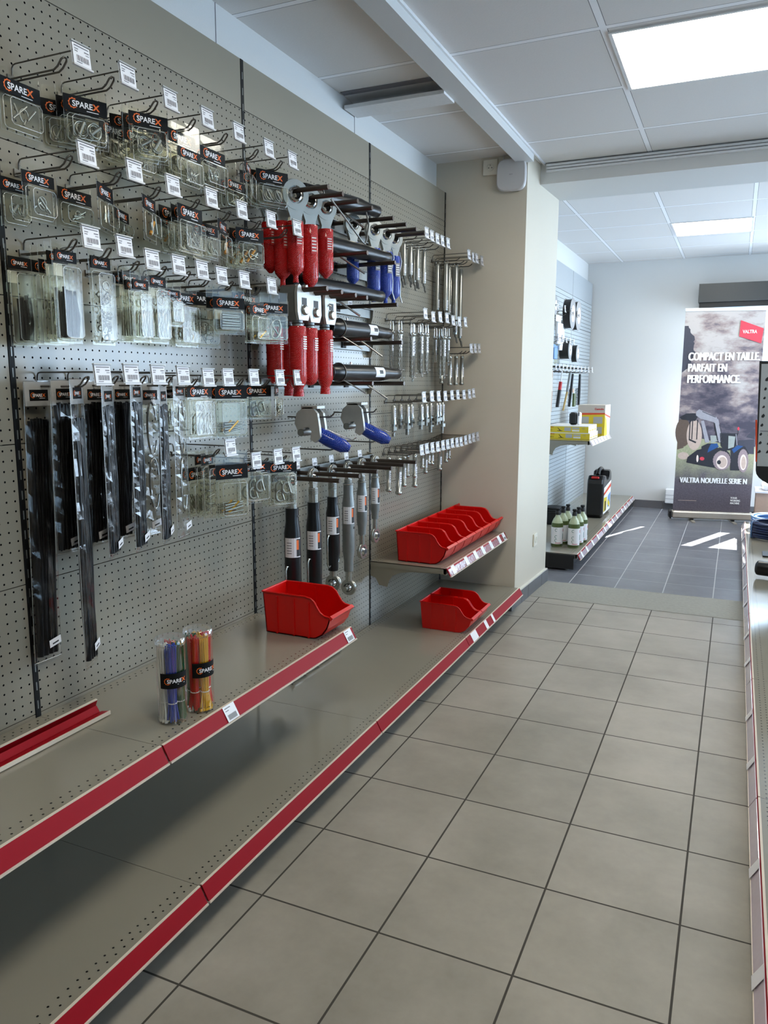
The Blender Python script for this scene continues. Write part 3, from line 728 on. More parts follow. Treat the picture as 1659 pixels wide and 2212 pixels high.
# ------------------------------------------------------------------ hanging packs
def contents(kind, W, z0, z1, rnd):
    """metal parts inside a blister; local x = depth, y = width"""
    m = MB(); H = z1 - z0; w = W * .36; X = .008
    def P(y, z): return (X + rnd.uniform(-.002, .003), y * w, z0 + z * H)
    if kind == 'rings':
        for cy in (-.5, .45):
            c = P(cy, .46); R = min(W * .2, H * .3)
            m.torus(c, (1, .15, rnd.uniform(-.2, .2)), R, .0019, 'zinc', 24, 6)
            m.torus((c[0] + .003, c[1], c[2]), (1, .3, .2), R * .8, .0016, 'zinc', 22, 6)
            a = rnd.uniform(.5, 2.2); d = Vector((0, math.cos(a), math.sin(a))) * R * 1.05
            m.cyl(Vector(c) - d + Vector((.003, 0, 0)), Vector(c) + d + Vector((.003, 0, 0)), .0042, 'zinc_dull', 8)
    elif kind == 'pins' or kind == 'brass':
        for i in range(4):
            a, b = P(rnd.uniform(-1, 1), rnd.uniform(.1, .5)), P(rnd.uniform(-1, 1), rnd.uniform(.4, .9))
            m.cyl(a, b, .0030, 'zinc', 7)
        if kind == 'brass': m.cyl(P(-.5, .15), P(.4, .7), .0042, 'orange_pin', 8)
        m.torus(P(0, .5), (1, .2, 0), H * .22, .0018, 'zinc', 20, 6)
    elif kind == 'springs':
        for i in range(6):
            c = P(rnd.uniform(-.7, .7), rnd.uniform(.15, .6)); m.torus(c, (1, rnd.uniform(-.8, .8), rnd.uniform(-.5, .5)), min(W * .17, H * .16), .0016, 'zinc', 18, 5)
            m.cyl(P(rnd.uniform(-1, 1), .12), P(rnd.uniform(-1, 1), .6), .0018, 'zinc', 6)
    elif kind == 'ties':
        for i in range(9):
            y = -.8 + i * .2; m.tube([P(y * .9, .03), P(y + .1, .3), P(y * .9, .66 + rnd.uniform(-.1, .06))], .0040, 'matte_black', 6)
    elif kind == 'chain':
        for i in range(26):
            c = P(rnd.uniform(-.8, .8), rnd.uniform(.05, .72)); m.torus(c, (rnd.uniform(-1, 1), rnd.uniform(-1, 1), rnd.uniform(-.3, .3)), .007, .0019, 'zinc', 10, 5)
        m.torus(P(.2, .8), (1, 0, 0), .011, .0022, 'zinc', 16, 6)
    elif kind == 'clips':
        for i in range(4):
            y = -.8 + i * .5
            m.tube([P(y, .08), P(y + .1, .5), P(y + .45, .62), P(y + .5, .4), P(y + .15, .26), P(y + .4, .08)], .0022, 'zinc', 6)
        m.torus(P(0, .78), (1, 0, 0), H * .08, .0022, 'zinc', 16, 6)
    elif kind == 'bars':
        for i in range(6):
            z = .15 + i * .13; m.cyl(P(-.9, z), P(.9, z + rnd.uniform(-.04, .04)), .0042, 'zinc', 8)
    elif kind == 'bolt':
        for i in range(4): m.cyl(P(-.9, .1 + .08 * i), P(.9, .14 + .07 * i + rnd.uniform(0, .08)), .0036, 'zinc', 8)
        m.cyl(P(-.5, .12), P(.5, .42), .004, 'brass', 8)
    elif kind == 'shackle':
        for s, q in ((-.35, .3), (.35, .55)):
            c = P(s, q); R = min(W * .19, H * .24)
            m.torus(c, (1, .2, 0), R, .0042, 'zinc_dull', 20, 8, .6, .6 + PI * 1.25)
            m.cyl(Vector(c) + Vector((0, R * .8, -R * .9)), Vector(c) + Vector((0, R * .2, R * 1.2)), .0036, 'zinc', 8)
    elif kind == 'carabiner':
        pts = [P(.6 * math.cos(a) + .12 * math.sin(a), .46 + .36 * math.sin(a)) for a in [i * 2 * PI / 18 for i in range(18)]]
        m.tube(pts, .0042, 'zinc', 7, closed=True); m.cyl(P(-.5, .62), P(.35, .24), .0032, 'zinc', 7)
    return m
KN = {'rings': 'ring pins', 'pins': 'steel pins', 'brass': 'orange-tipped pins', 'springs': 'wire springs', 'ties': 'black ties', 'chain': 'chain links', 'clips': 'wire clips', 'bars': 'steel bars', 'bolt': 'loose pins', 'shackle': 'bow shackles', 'carabiner': 'one carabiner'}
def pack(i, row, hi, x, y, dy, zt, zh, zb, W, yaw, kind):
    rnd = random.Random(i * 13 + 5)
    if W > .122: W = .104 + (W - .122) * .25; yaw = yaw - 26
    zp = HOOKS[row][hi][1] - .030
    nth = ORD[sum(1 for p in PACKS[:i] if p[0] == row)]
    t = thing('hanging_pack', (x, y + dy, zp), 'clear black-headed pack of %s, %s from left in the %s' % (KN[kind], nth, ROWN[row]), 'hanging pack', 'blister packs in the ' + ROWN[row], math.radians(yaw))
    zt -= zp; zh -= zp; zb -= zp; long = kind in ('ties', 'chain', 'clips') and row == 'R3'
    top = max(.014, zt + .004)
    if row == 'R3' and hi < 4: top = zt + .02 if zt > .0 else max(.014, zt + .02)
    c = MB(); w = W / 2
    for a, b, e, f in ((-w, -.008, zb, top), (.008, w, zb, top), (-.008, .008, zb, -.004), (-.008, .008, .006, top)):   # back sheet with its hanging slot
        c.add([(0, a, e), (0, b, e), (0, b, f), (0, a, f)], [(0, 1, 2, 3)], 'blister_clear')
    D = .020; q = .006; b0, b1 = zb + .004, zh - .003
    vs = [(.001, -w + .004, b0), (.001, w - .004, b0), (.001, w - .004, b1), (.001, -w + .004, b1)]
    ins = .012
    def oct_(xx, a):
        y0, y1, z0, z1 = -w + .004 + a, w - .004 - a, b0 + a, b1 - a
        return [(xx, y0 + q, z0), (xx, y1 - q, z0), (xx, y1, z0 + q), (xx, y1, z1 - q), (xx, y1 - q, z1), (xx, y0 + q, z1), (xx, y0, z1 - q), (xx, y0, z0 + q)]
    L = [oct_(.001, 0), oct_(.003, .003), oct_(D - .003, .0055), oct_(D, .009)]
    fs = [(k * 8 + j, k * 8 + (j + 1) % 8, k * 8 + 8 + (j + 1) % 8, k * 8 + 8 + j) for k in range(3) for j in range(8)]
    c.add(sum(L, []), fs + [tuple(range(24, 32))], 'blister_clear')
    c.tube([(D, a, b) for _, a, b in L[3]], .0011, 'edge_clear', 5, closed=True); c.tube([(.003, a, b) for _, a, b in L[1]], .0010, 'edge_clear', 5, closed=True)
    c.tube([(0, -w, top), (0, -w, zb), (0, w, zb), (0, w, top)], .0007, 'edge_clear', 4)
    c.build('blister', t)
    hw = w * (.82 if long else 1.0)
    h = MB(); h.box(-.0012, .0022, -hw, hw, zh, zt, 'card_black'); brand(h, (.0022, 0, (zt + zh) / 2), (0, 1, 0), (0, 0, 1), min(hw * 1.55, (zt - zh) * 3.6))
    h.build('header_card', t)
    contents(kind, W - .014, b0 + .004, b1 - .004, rnd).build('contents', t)
    if kind in ('ties', 'clips', 'bars') and row != 'R5' and i % 2 == 0:
        s = MB(); s.box(-.0015, -.0005, -w + .004, -w + .03, b1 - .03, b1 - .002, 'card_white'); s.build('back_label', t)
    return t
for i, p in enumerate(PACKS):
    front = pack(i, *p)
    row, hi, x = p[0], p[1], p[2]
    if x > .075 and i not in (5, 7, 27) and p[9] < 15:      # the hooks hold several packs one behind the other
        nth = ORD[sum(1 for q in PACKS[:i] if q[0] == row)]
        kin = KN[p[10]]
        for k in range(2 if x > .12 and row in ('R1', 'R2') else 1):
            c = copy_thing(front, (x - .030 * (k + 1), front.location.y + (.004, -.003)[k], front.location.z), ('pack of %s just behind the %s from left in the %s', 'rearmost pack of %s behind the %s from left in the %s')[k] % (kin, nth, ROWN[row]), front.rotation_euler.z + (.07, -.05)[k])

# ------------------------------------------------------------------ long bags
def bag(i, row, hi, x, y, zt, yb, zb, W, yaw, kind):
    rnd = random.Random(i * 7 + 1)
    zp = HOOKS[row][hi][1] - .030
    name = 'long bag of black cable ties' if kind == 'black' else 'long bag holding a bent steel rod'
    where = ['hanging flat at the far left, longest of all', 'hanging flat behind the narrow edge-on bag', 'edge-on and reaching almost down to the shelf', 'hanging flat in the middle of the bags', 'turned edge-on beside the second hook', 'hanging flat on the third hook', 'turned edge-on on the third hook', 'hanging flat on the fourth hook', 'turned edge-on on the fourth hook', 'half turned on the fifth hook, farthest right'][i]
    t = thing('hanging_bag', (x, y, zp), name + ', ' + where, 'hanging bag', 'long bags on the fourth row', math.radians(yaw))
    H = zt - zb; top = zt - zp; w = W / 2; sl = (yb - y) / H * (1 if abs(yaw) < 30 else .4)
    n = 34; f = MB(); c = MB(); vs = []; cv = []
    ins = .05 if kind == 'black' else .06
    ph = [rnd.uniform(0, 6) for _ in range(6)]
    for s in (1, -1):
        for k in range(n + 1):
            z = top - H * k / n; v = k / n; fl = min(1, max(0, (v - .07) * 9)) * min(1, (1 - v) * 9)
            for j in range(5):
                a = -1 + j * .5
                th = (.010 * (1 - a * a) + .0025 * math.sin(ph[j] + k * 1.3) * (1 - abs(a) * .6)) * fl + .0004
                vs.append((s * th, a * w * (1 - .05 * fl) + (top - z) * sl + .0015 * math.sin(ph[1] + k * .7) * fl, z))
    for s in range(2):
        o = s * (n + 1) * 5
        for k in range(n):
            for j in range(4): f_ = (o + k * 5 + j, o + k * 5 + j + 1, o + k * 5 + 6 + j, o + k * 5 + 5 + j); f.add([vs[q] for q in f_], [(0, 1, 2, 3)], 'bag_clear')
    for a in (-w * .97, w * .97):
        f.tube([(0, a, top - .004), (0, a + H * .5 * sl, top - H * .5), (0, a + H * .985 * sl, top - H * .985)], .0011, 'edge_clear', 4)
    f.tube([(0, -w * .95 + H * .99 * sl, top - H * .99), (0, w * .95 + H * .99 * sl, top - H * .99)], .0012, 'edge_clear', 4)
    f.build('bag_film', t)
    h = MB(); hh = min(.062, H * .15); y0 = .02 * sl
    h.add([(.0009, -w + .002, top - hh), (.0009, w - .002, top - hh), (.0009, w - .002, top - .003), (.0009, -w + .002, top - .003)], [(0, 1, 2, 3)], 'film_grey')
    h.box(.0009, .0016, -w * .62, w * .66, top - hh * .80, top - hh * .36, 'card_black'); brand(h, (.0016, 0, top - hh * .58), (0, 1, 0), (0, 0, 1), w * 1.1); h.build('header_label', t)
    g = MB()
    if kind == 'black':
        for q in range(12):
            a = -.66 + q * .12; pts = []
            for k in range(9):
                v = .13 + rnd.uniform(-.004, .012) * (k == 0) + .84 * k / 8
                pts.append((.0035 * math.sin(q * 2.1 + k * .8), a * w * (1 - .1 * math.sin(v * 3)) + H * v * sl + .0022 * math.sin(q + k * 1.1), top - H * v))
            g.tube(pts, w * .14, 'tie_black', 6)
    else:
        r = w * .42
        for s_ in (0, 1):
            zc = top - H * (.30 + .36 * s_)
            pts = [(.003, r * math.cos(a) * (1 if s_ else 1), zc + H * .17 * math.sin(a)) for a in [PI * .1 + k * PI * 1.75 / 14 for k in range(15)]]
            g.tube(pts, .003, 'zinc', 7)
    g.build('contents', t)
    s = MB(); zz = top - H * .93; yy = H * .93 * sl
    s.add([(.0125, yy - w * .1, zz - .011), (.0125, yy + w * .75, zz - .004), (.0125, yy + w * .72, zz + .016), (.0125, yy - w * .13, zz + .009)], [(0, 1, 2, 3)], 'paper_white')
    s.add([(.0129, yy + w * .1, zz - .004), (.0129, yy + w * .55, zz + .0), (.0129, yy + w * .55, zz + .004), (.0129, yy + w * .1, zz)], [(0, 1, 2, 3)], 'ink_black')
    s.build('barcode_label', t)
for i, b in enumerate(BAGS): bag(i, *b)

# ------------------------------------------------------------------ second bay: prong rails and heavy linkage parts
def prong_rail(z, ys, label, L=.30, y0=1.03, y1=1.99, tags=()):
    t = thing('prong_rail', (0, 0, z), label, 'display rail', 'heavy prong rails of the middle bay')
    m = MB(); m.box(.012, .020, y0, y1, -.022, .018, 'zinc_dull'); m.box(.012, .034, y0, y1, .015, .018, 'zinc_dull')
    for y in (y0 + .004, y1 - .004): m.prism([(-.002, -.05), (.02, -.05), (.03, -.02), (.034, .018), (-.002, .03)], y - .002, y + .002, 'painted_steel', 'y')
    m.build('rail_bar', t)
    for y in ys:
        p = MB(); p.cyl((.018, y, 0), (L, y, .001), .0085, 'rod_gunmetal', 12); p.box(.018, .026, y - .017, y + .017, -.017, .017, 'upright_black'); p.build('prong', t)
    for y in tags:
        p = MB(); p.M = Matrix.Translation((.030, y, .033)); price_tag_mesh(p, 0, 0, 0, .044, .036, False); p.build('price_tag', t)
    return t
Z1, Z2, Z3, Z4, Z5, Z6 = 1.967, 1.799, 1.635, 1.485, 1.315, .963
prong_rail(Z1, (1.06, 1.167, 1.284, 1.406, 1.604, 1.739, 1.852, 1.95), 'topmost prong rail carrying red and blue sleeved ball ends')
prong_rail(Z2, (1.365, 1.626), 'two-pronged rail under the second black tube from the top', tags=(1.25, 1.48))
prong_rail(Z3, (1.046, 1.155, 1.266, 1.361, 1.65), 'prong rail carrying the silver clevis heads with red sleeves', tags=(1.45, 1.75))
prong_rail(Z4, (1.397, 1.703), 'two-pronged rail under the fourth black tube from the top', tags=(1.55,))
prong_rail(Z5, (1.412, 1.727), 'two-pronged rail under the lowest black tube', tags=(1.55, 1.8))
prong_rail(Z6, (1.128, 1.293, 1.454, 1.598, 1.733, 1.873), 'low prong rail from which the top links hang', tags=(1.16, 1.28, 1.42, 1.566, 1.707, 1.843))

def ball_end(x, y, zr, R, col, sleeve, label, tail=True, lever=False, turn=0.0, tilt=0.0):
    """eye with a steel ball on a flat shank, the rest wrapped in a net sleeve; hangs from a prong"""
    g = {'net_red': 'red sleeved ball ends', 'net_blue': 'blue sleeved ball ends'}[col]
    t = thing('ball_end', (x, y, zr), label, 'linkage part', g, turn)
    dz = R * .26                     # the eye rests on the prong
    e = MB(); A = (1, 0, 0)
    e.plate_ring((0, 0, -dz), A, R, R * .60, .019, 'zinc', 32); e.torus((0, 0, -dz), A, R * .97, .0045, 'zinc', 32, 8)
    e.torus((.004, 0, -dz), A, R * .62, .0035, 'zinc', 28, 6)
    n = R * .45
    e.prism([(-R * .78, -dz - R * .55), (R * .78, -dz - R * .55), (n * .95, -dz - R * 1.5), (.026, -dz - R * 2.1), (-.026, -dz - R * 2.1), (-n * .95, -dz - R * 1.5)], -.008, .008, 'zinc', 'x')
    e.build('eye', t)
    b = MB(); b.torus((0, 0, -dz), A, R * .595, .0022, 'matte_black', 24, 5); prof = [(R * .34, -.016), (R * .46, -.012), (R * .57, -.005), (R * .59, 0), (R * .57, .005), (R * .46, .012), (R * .34, .016)]
    u = MB()
    for k, (p, q) in enumerate(zip(prof[:-1], prof[1:])):
        b.tube_prof([Vector((p[1], 0, -dz)), Vector((q[1], 0, -dz))], [p[0], q[0]], Vector((1, 0, 0)), 'chrome', 24)
    b.strip_caps()
    b.tube_prof([Vector((-.016, 0, -dz)), Vector((.016, 0, -dz))], [R * .335, R * .335], Vector((1, 0, 0)), 'matte_black', 20)
    b.strip_caps()
    b.build('ball', t)
    s = MB(); zt = -dz - R * 1.75; w = .029 * (1 if R > .04 else .9); rs, ps = [], []
    prof = [(0, .96), (.02, 1), (.25, 1.02), (.5, 1.0), (.80, 1.02), (.88, .92), (.94, .55)] + ([(.965, .34), (1.0, .30), (1.10, .36)] if tail else [(1.0, .2)])
    rnd = random.Random(int(y * 1000))
    for v, k in prof: ps.append(Vector((tilt * v * sleeve, 0, zt - v * sleeve))); rs.append(w * k)
    s.tube_prof(ps, rs, Vector((0, 0, 1)), col, 18); s.build('net_sleeve', t)
    l = MB(); l.add([(w * 1.025, -.011, zt - sleeve * .16), (w * 1.025, .013, zt - sleeve * .16), (w * 1.025, .013, zt - sleeve * .46), (w * 1.025, -.011, zt - sleeve * .46)], [(0, 1, 2, 3)], 'ink_red' if col == 'net_red' else 'ink_grey')
    for k in range(5): l.add([(w * 1.035, -.008, zt - sleeve * (.2 + .05 * k)), (w * 1.035, .010, zt - sleeve * (.2 + .05 * k)), (w * 1.035, .010, zt - sleeve * (.22 + .05 * k)), (w * 1.035, -.008, zt - sleeve * (.22 + .05 * k))], [(0, 1, 2, 3)], 'card_white')
    l.build('sleeve_label', t)
    if lever:
        v = MB(); v.tube([(.006, .028, zt + .02), (.006, .040, zt - .02), (.004, .030, zt - .07), (.004, .036, zt - .12), (.004, .034, zt - .17), (.004, .046, zt - .20)], .0032, 'chrome', 7); v.build('release_lever', t)
    return t
for x, y, R, s, l, tl in ((.168, 1.06, .050, .185, 'first from left on the top rail', True), (.115, 1.06, .048, .20, 'half hidden behind the first on the top rail', True), (.065, 1.06, .048, .17, 'leftmost and deepest on the top rail', False),
                       (.165, 1.167, .047, .22, 'middle one, with a narrow tail', True), (.165, 1.284, .044, .175, 'rightmost of the reds, with worn lower end', False)):
    ball_end(x, y, Z1, R, 'net_red', s, 'ball eye with red net sleeve, ' + l, tl, False, -.55)
for x, y, R, s, l, tl, lv in ((.118, 1.604, .040, .17, 'first of the blues, behind the others', True, False), (.150, 1.739, .043, .20, 'second of the blues on the top rail', True, False), (.155, 1.852, .042, .20, 'third of the blues, with a chrome lever', True, True), (.150, 1.95, .044, .195, 'rightmost of the blues, with a chrome lever', True, True)):
    ball_end(x, y, Z1, R, 'net_blue', s, 'silver ball eye with blue net sleeve, ' + l, tl, lv, -.5)

def clevis_end(x, y, z, sleeve, label, head=True, tail=False):
    t = thing('clevis_end', (x, y, z), label, 'linkage part', 'silver clevis heads with red sleeves', -.12)
    h = MB()
    # forked block: open hook mouth on top, pin window in the face
    P = [(-.030, .002), (-.022, .008), (-.012, .002), (-.010, -.010), (0, -.016), (.012, -.008), (.014, .006), (.024, .010), (.036, -.02), (.038, -.085), (.026, -.112), (-.026, -.112), (-.034, -.085), (-.036, -.02)]
    h.prism(P, .016, .028, 'galvanised', 'x'); h.prism([(a_ * .96, b_) for a_, b_ in P], -.050, .012, 'zinc_dull', 'x')
    h.prism([(.030, -.012), (.040, -.03), (.041, -.08), (.030, -.10)], -.03, .020, 'galvanised', 'x')
    h.box(.0275, .0285, -.010, .018, -.062, -.036, 'matte_black'); h.box(.0275, .0290, -.012, -.002, -.098, -.060, 'zinc_dull')
    h.tube_prof([Vector((.010, .006, -.078)), Vector((.034, .006, -.078)), Vector((.038, .006, -.078))], [.017, .017, .012], Vector((1, 0, 0)), 'zinc', 16)
    h.box(-.045, -.012, -.0385, -.034, -.098, -.050, 'galvanised')
    h.build('clevis_head', t)
    n = MB(); n.cyl((0, 0, -.110), (0, 0, -.136), .019, 'zinc_dull', 18); n.torus((0, 0, -.122), (0, 0, 1), .019, .002, 'matte_black', 18, 6); n.build('collar', t)
    s = MB(); zt = -.132; w = .031
    prof = [(0, .94), (.03, 1), (.3, 1.0), (.6, .98), (.85, 1.0), (.94, .8)] + ([(1.0, .55), (1.05, .62), (1.13, .66)] if tail else [(.98, .5), (1.0, .15)])
    s.tube_prof([Vector((0, 0, zt - v * sleeve)) for v, k in prof], [w * k for v, k in prof], Vector((0, 0, 1)), 'net_red', 18); s.build('net_sleeve', t)
    l = MB()
    for k in range(6): l.add([(w * 1.02, -.009, zt - .035 - .008 * k), (w * 1.02, .011, zt - .035 - .008 * k), (w * 1.02, .011, zt - .039 - .008 * k), (w * 1.02, -.009, zt - .039 - .008 * k)], [(0, 1, 2, 3)], 'card_white')
    l.build('sleeve_label', t)
for x, y, s, l, tl in ((.180, 1.046, .215, 'large clevis head with red sleeve, first from the left on its rail', True), (.085, 1.046, .20, 'clevis head with red sleeve hanging behind the first', False),
                       (.165, 1.155, .205, 'clevis head with smooth round-ended red sleeve, in the middle of its rail', False), (.075, 1.155, .215, 'clevis head with dark red sleeve behind the middle one', True), (.168, 1.266, .21, 'clevis head with ragged red sleeve end, rightmost on its rail', True)):
    clevis_end(x, y, Z3 + .010, s, l, True, tl)

def black_tube(p0, p1, zc, label, big=False, white=False):
    d = Vector((p1[0] - p0[0], p1[1] - p0[1])); L = d.length
    t = thing('black_tube', (p0[0], p0[1], zc), label, 'linkage tube', 'black tubes lying on prong pairs', -math.atan2(d.x, d.y))
    b = MB()
    prof = [(.027, 0), (.031, .004), (.031, .05), (.0345, .06), (.0345, .075), (.033, .08), (.033, L * .62), (.032, L * .72), (.025, L * .84), (.0235, L * .90), (.0235, L - .004), (.019, L)]
    b.lathe((0, 0, 0), (0, 1, 0), prof, 'black_paint', 26); b.build('tube_body', t)
    e = MB(); e.plate_ring((0, -.001, 0), (0, 1, 0), .030, .020, .004, 'matte_black', 24); e.torus((0, .07, 0), (0, 1, 0), .0365, .0022, 'zinc_dull', 26, 6); e.build('end_cap', t)
    p = MB(); p.cyl((.012, L * .42, -.035), (.105, L * .50, -.105), .0042, 'chrome', 9); p.build('locking_pin', t)
    q = MB(); q.cyl((.012, L * .16, -.030), (.085, L * .24, -.080), .0028, 'chrome', 8); q.build('locking_pin', t)
    g = MB(); g.cyl((-.004, L * .3, .033), (-.004, L * .3, .043), .0035, 'chrome', 8); g.build('grease_nipple', t)
    if white:
        s = MB(); c = []
        for k in range(7):
            a = -.5 + k * .22; c.append((math.cos(a) * .0336, math.sin(a) * .0336))
        y2, y3 = (L * .56, L * .70)
        vs = [(p_[0], y2, p_[1]) for p_ in c] + [(p_[0], y3, p_[1]) for p_ in c]
        s.add(vs, [(k, k + 1, k + 8, k + 7) for k in range(6)], 'paper_white'); vs = [(p_[0] * 1.01, y2 + .03, p_[1] * 1.01) for p_ in c[2:5]] + [(p_[0] * 1.01, y2 + .06, p_[1] * 1.01) for p_ in c[2:5]]
        s.add(vs, [(0, 1, 4, 3), (1, 2, 5, 4)], 'ink_black'); s.build('tube_label', t)
black_tube((.100, 1.24), (.205, 1.66), Z1 + .043, 'black steel tube lying highest, behind the top prongs')
black_tube((.085, 1.17), (.210, 1.76), Z2 + .043, 'long black steel tube, second from the top')
black_tube((.095, 1.13), (.200, 1.71), Z3 + .043, 'black steel tube, third from the top, level with the clevis heads')
black_tube((.165, 1.30), (.210, 1.76), Z4 + .043, 'black steel tube with a small label, fourth from the top', white=True)
black_tube((.165, 1.30), (.210, 1.86), Z5 + .043, 'lowest black steel tube with a white label near its narrow end', white=True)
t = thing('lever_rod', (.24, 1.25, 1.93), 'bent bare steel rod hanging in a V below the highest black tube', 'linkage part')
m = MB(); m.tube([(.0, -.06, .03), (.02, .03, -.03), (.03, .13, -.085), (.03, .155, -.09), (.02, .19, -.07), (.0, .25, .0), (-.02, .27, .05)], .0034, 'zinc_dull', 8); m.build('bent_rod', t)

def claw_hook(x, y, z, label):
    t = thing('claw_hook', (x, y, z), label, 'linkage part', 'blue handled claw hooks')
    h = MB()
    for yy in (-.034, .012):
        P = [(-.050, -.010), (-.040, .028), (-.012, .050), (.028, .052), (.050, .028), (.058, -.02), (.062, -.060), (.040, -.082), (.018, -.070), (.024, -.040), (.012, -.022), (-.008, -.026), (-.016, -.045), (-.030, -.050)]
        h.prism(P, yy, yy + .014, 'galvanised', 'y')
    h.box(-.02, .05, -.034, .026, .046, .056, 'galvanised'); h.cyl((-.02, -.04, -.045), (-.02, .03, -.045), .014, 'zinc_dull', 14)
    h.build('claw_head', t)
    s = MB(); s.tube([(.030, -.004, -.045), (.075, .012, -.072), (.125, .030, -.096), (.150, .038, -.106)], [.026, .029, .027, .014], 'net_blue', 16); s.build('blue_handle', t)
    c = MB(); c.tube([(.05, .02, -.03), (.09, .04, -.05), (.15, .06, -.075), (.165, .066, -.065)], .0025, 'chrome', 7); c.build('release_rod', t)
    w = MB(); w.tube([(-.10, .0, .012), (.02, .0, .012), (.09, .0, .016), (.105, .0, .03)], .003, 'wire_steel', 7)
    w.tube([(-.10, .05, -.115), (.06, .05, -.115), (.10, .05, -.105)], .003, 'wire_steel', 7); w.build('support_wire', t)
claw_hook(.115, 1.24, 1.175, 'silver claw hook with blue handle, left of the two below the black tubes')
claw_hook(.115, 1.62, 1.180, 'silver claw hook with blue handle, right of the two below the black tubes')

# top links
def link_eye(m, c, R, ax, mat='zinc'):
    m.plate_ring(c, ax, R, R * .62, .018, mat, 26); m.torus(c, ax, R * .96, .004, mat, 26, 7)
    ax = Vector(ax); C = Vector(c)
    for p, q, a, b in ((-.016, -.006, .36, .56), (-.006, .006, .56, .56), (.006, .016, .56, .36)):
        m.tube_prof([C + ax * p, C + ax * q], [R * a, R * b], ax, 'chrome', 18)
    m.tube_prof([C - ax * .019, C + ax * .019], [R * .36, R * .36], ax, 'zinc_dull', 16)
    m.tube_prof([C - ax * .0193, C + ax * .0193], [R * .26, R * .26], ax, 'matte_black', 16)
def top_link(y, tube_top, tube_bot, eye_bot, w, black, label, kind):
    x = .095; t = thing('top_link', (x, y, Z6), label, 'top link', 'top links hanging from the low prong rail')
    R = .030; o = Z6; dz = R * .30
    e = MB(); link_eye(e, (0, 0, -dz), R, (1, 0, 0)); e.prism([(-R * .7, -dz - R * .6), (R * .7, -dz - R * .6), (.014, -dz - R * 1.7), (-.014, -dz - R * 1.7)], -.008, .008, 'zinc', 'x'); e.build('eye', t)
    k = MB(); k.cyl((0, 0, -dz - R * 1.5), (0, 0, tube_top - o - .004), w * .62, 'zinc', 16)
    for q in range(6):
        zz = -dz - R * 1.7 - .004 * q
        if zz > tube_top - o: k.torus((0, 0, zz), (0, 0, 1), w * .62, .0012, 'zinc_dull', 14, 5)
    k.build('threaded_shank', t)
    b = MB(); c = 'black_satin' if black else 'zinc_dull'; a, z = tube_top - o, tube_bot - o
    L = a - z
    b.tube_prof([Vector((0, 0, a)), Vector((0, 0, a - L * .12)), Vector((0, 0, a - L * .22)), Vector((0, 0, z + L * .24)), Vector((0, 0, z + L * .12)), Vector((0, 0, z))], [w * .80, w * .80, w, w, w * .78, w * .76], Vector((0, 0, 1)), c, 20)
    if not black: b.torus((0, 0, a - .004), (0, 0, 1), w * .82, .003, 'zinc', 20, 6); b.cyl((w * .96, .0, a - L * .5), (w * 1.01, .0, a - L * .5), .006, 'matte_black', 12)
    else: b.cyl((w * .80, .0, a - .03), (w * .86, .0, a - .03), .004, 'chrome', 10)
    b.build('link_tube', t)
    s = MB(); zt, zb = a - L * .26, a - L * .26 - .075; c = []
    for q in range(8):
        an = -2.05 + q * .30; c.append((math.cos(an) * w * 1.012, math.sin(an) * w * 1.012))
    if True:
        s.add([(p[0], p[1], zb) for p in c] + [(p[0], p[1], zt) for p in c], [(q, q + 1, q + 9, q + 8) for q in range(7)], 'paper_white')
        cc = [(p[0] * 1.008, p[1] * 1.008) for p in c[5:8]]
        s.add([(p[0], p[1], zb + .004) for p in cc] + [(p[0], p[1], zt - .004) for p in cc], [(0, 1, 4, 3), (1, 2, 5, 4)], 'ink_black')
        cc = [(p[0] * 1.014, p[1] * 1.014) for p in c[5:7]]
        s.add([(p[0], p[1], zb + .03) for p in cc] + [(p[0], p[1], zt - .008) for p in cc], [(0, 1, 3, 2)], 'ink_orange')
        cc = [(p[0] * 1.012, p[1] * 1.012) for p in c[1:4]]
        for r in range(5): s.add([(p[0], p[1], zb + .015 + r * .010) for p in cc] + [(p[0], p[1], zb + .018 + r * .010) for p in cc], [(0, 1, 4, 3), (1, 2, 5, 4)], 'ink_grey')
    s.build('link_label', t)
    d = MB(); zl = eye_bot - o
    d.cyl((0, 0, z), (0, 0, zl + .03), w * .55, 'zinc', 14)
    if kind == 'side': link_eye(d, (0, 0, zl), .034, (0, 1, 0))
    else: link_eye(d, (.0, 0, zl), .034, (1, 0, 0))
    if kind == 'side': d.cyl((0, -.04, zl), (0, .04, zl), .011, 'zinc', 14)
    d.build('lower_eye', t)
    if black:
        for sgn in (-1, 1):
            h = MB(); z0, z1 = a - L * .52, max(a - L * .52 - .17, z + .02)
            h.tube([(0, sgn * w * .9, z0), (0, sgn * (w + .012), z0 + .004), (0, sgn * (w + .020), z0 - .010), (0, sgn * (w + .020), z1 + .012), (0, sgn * (w + .010), z1), (0, sgn * w * .9, z1 + .003)], .0036, 'zinc', 8); h.build('handle', t)
for y, a, b, e, w, bl, l, k in ((1.128, .850, .42, .375, .032, True, 'long black top link, leftmost, its foot hidden behind the big red bin', 'side'), (1.293, .850, .41, .365, .031, True, 'long black top link, second from the left, behind the big red bin', 'side'),
                                (1.454, .850, .535, .480, .029, True, 'shorter black top link with silver clevis foot, third from the left', 'side'), (1.598, .890, .500, .425, .027, False, 'longest silver top link with a hole through its tube', 'side'),
                                (1.733, .885, .640, .562, .024, False, 'silver top link with orange and black label and round lower eye', 'face'), (1.873, .890, .690, .610, .022, False, 'shortest silver top link, nearest the seven red bins', 'face')):
    top_link(y, a, b, e, w, bl, l, k)

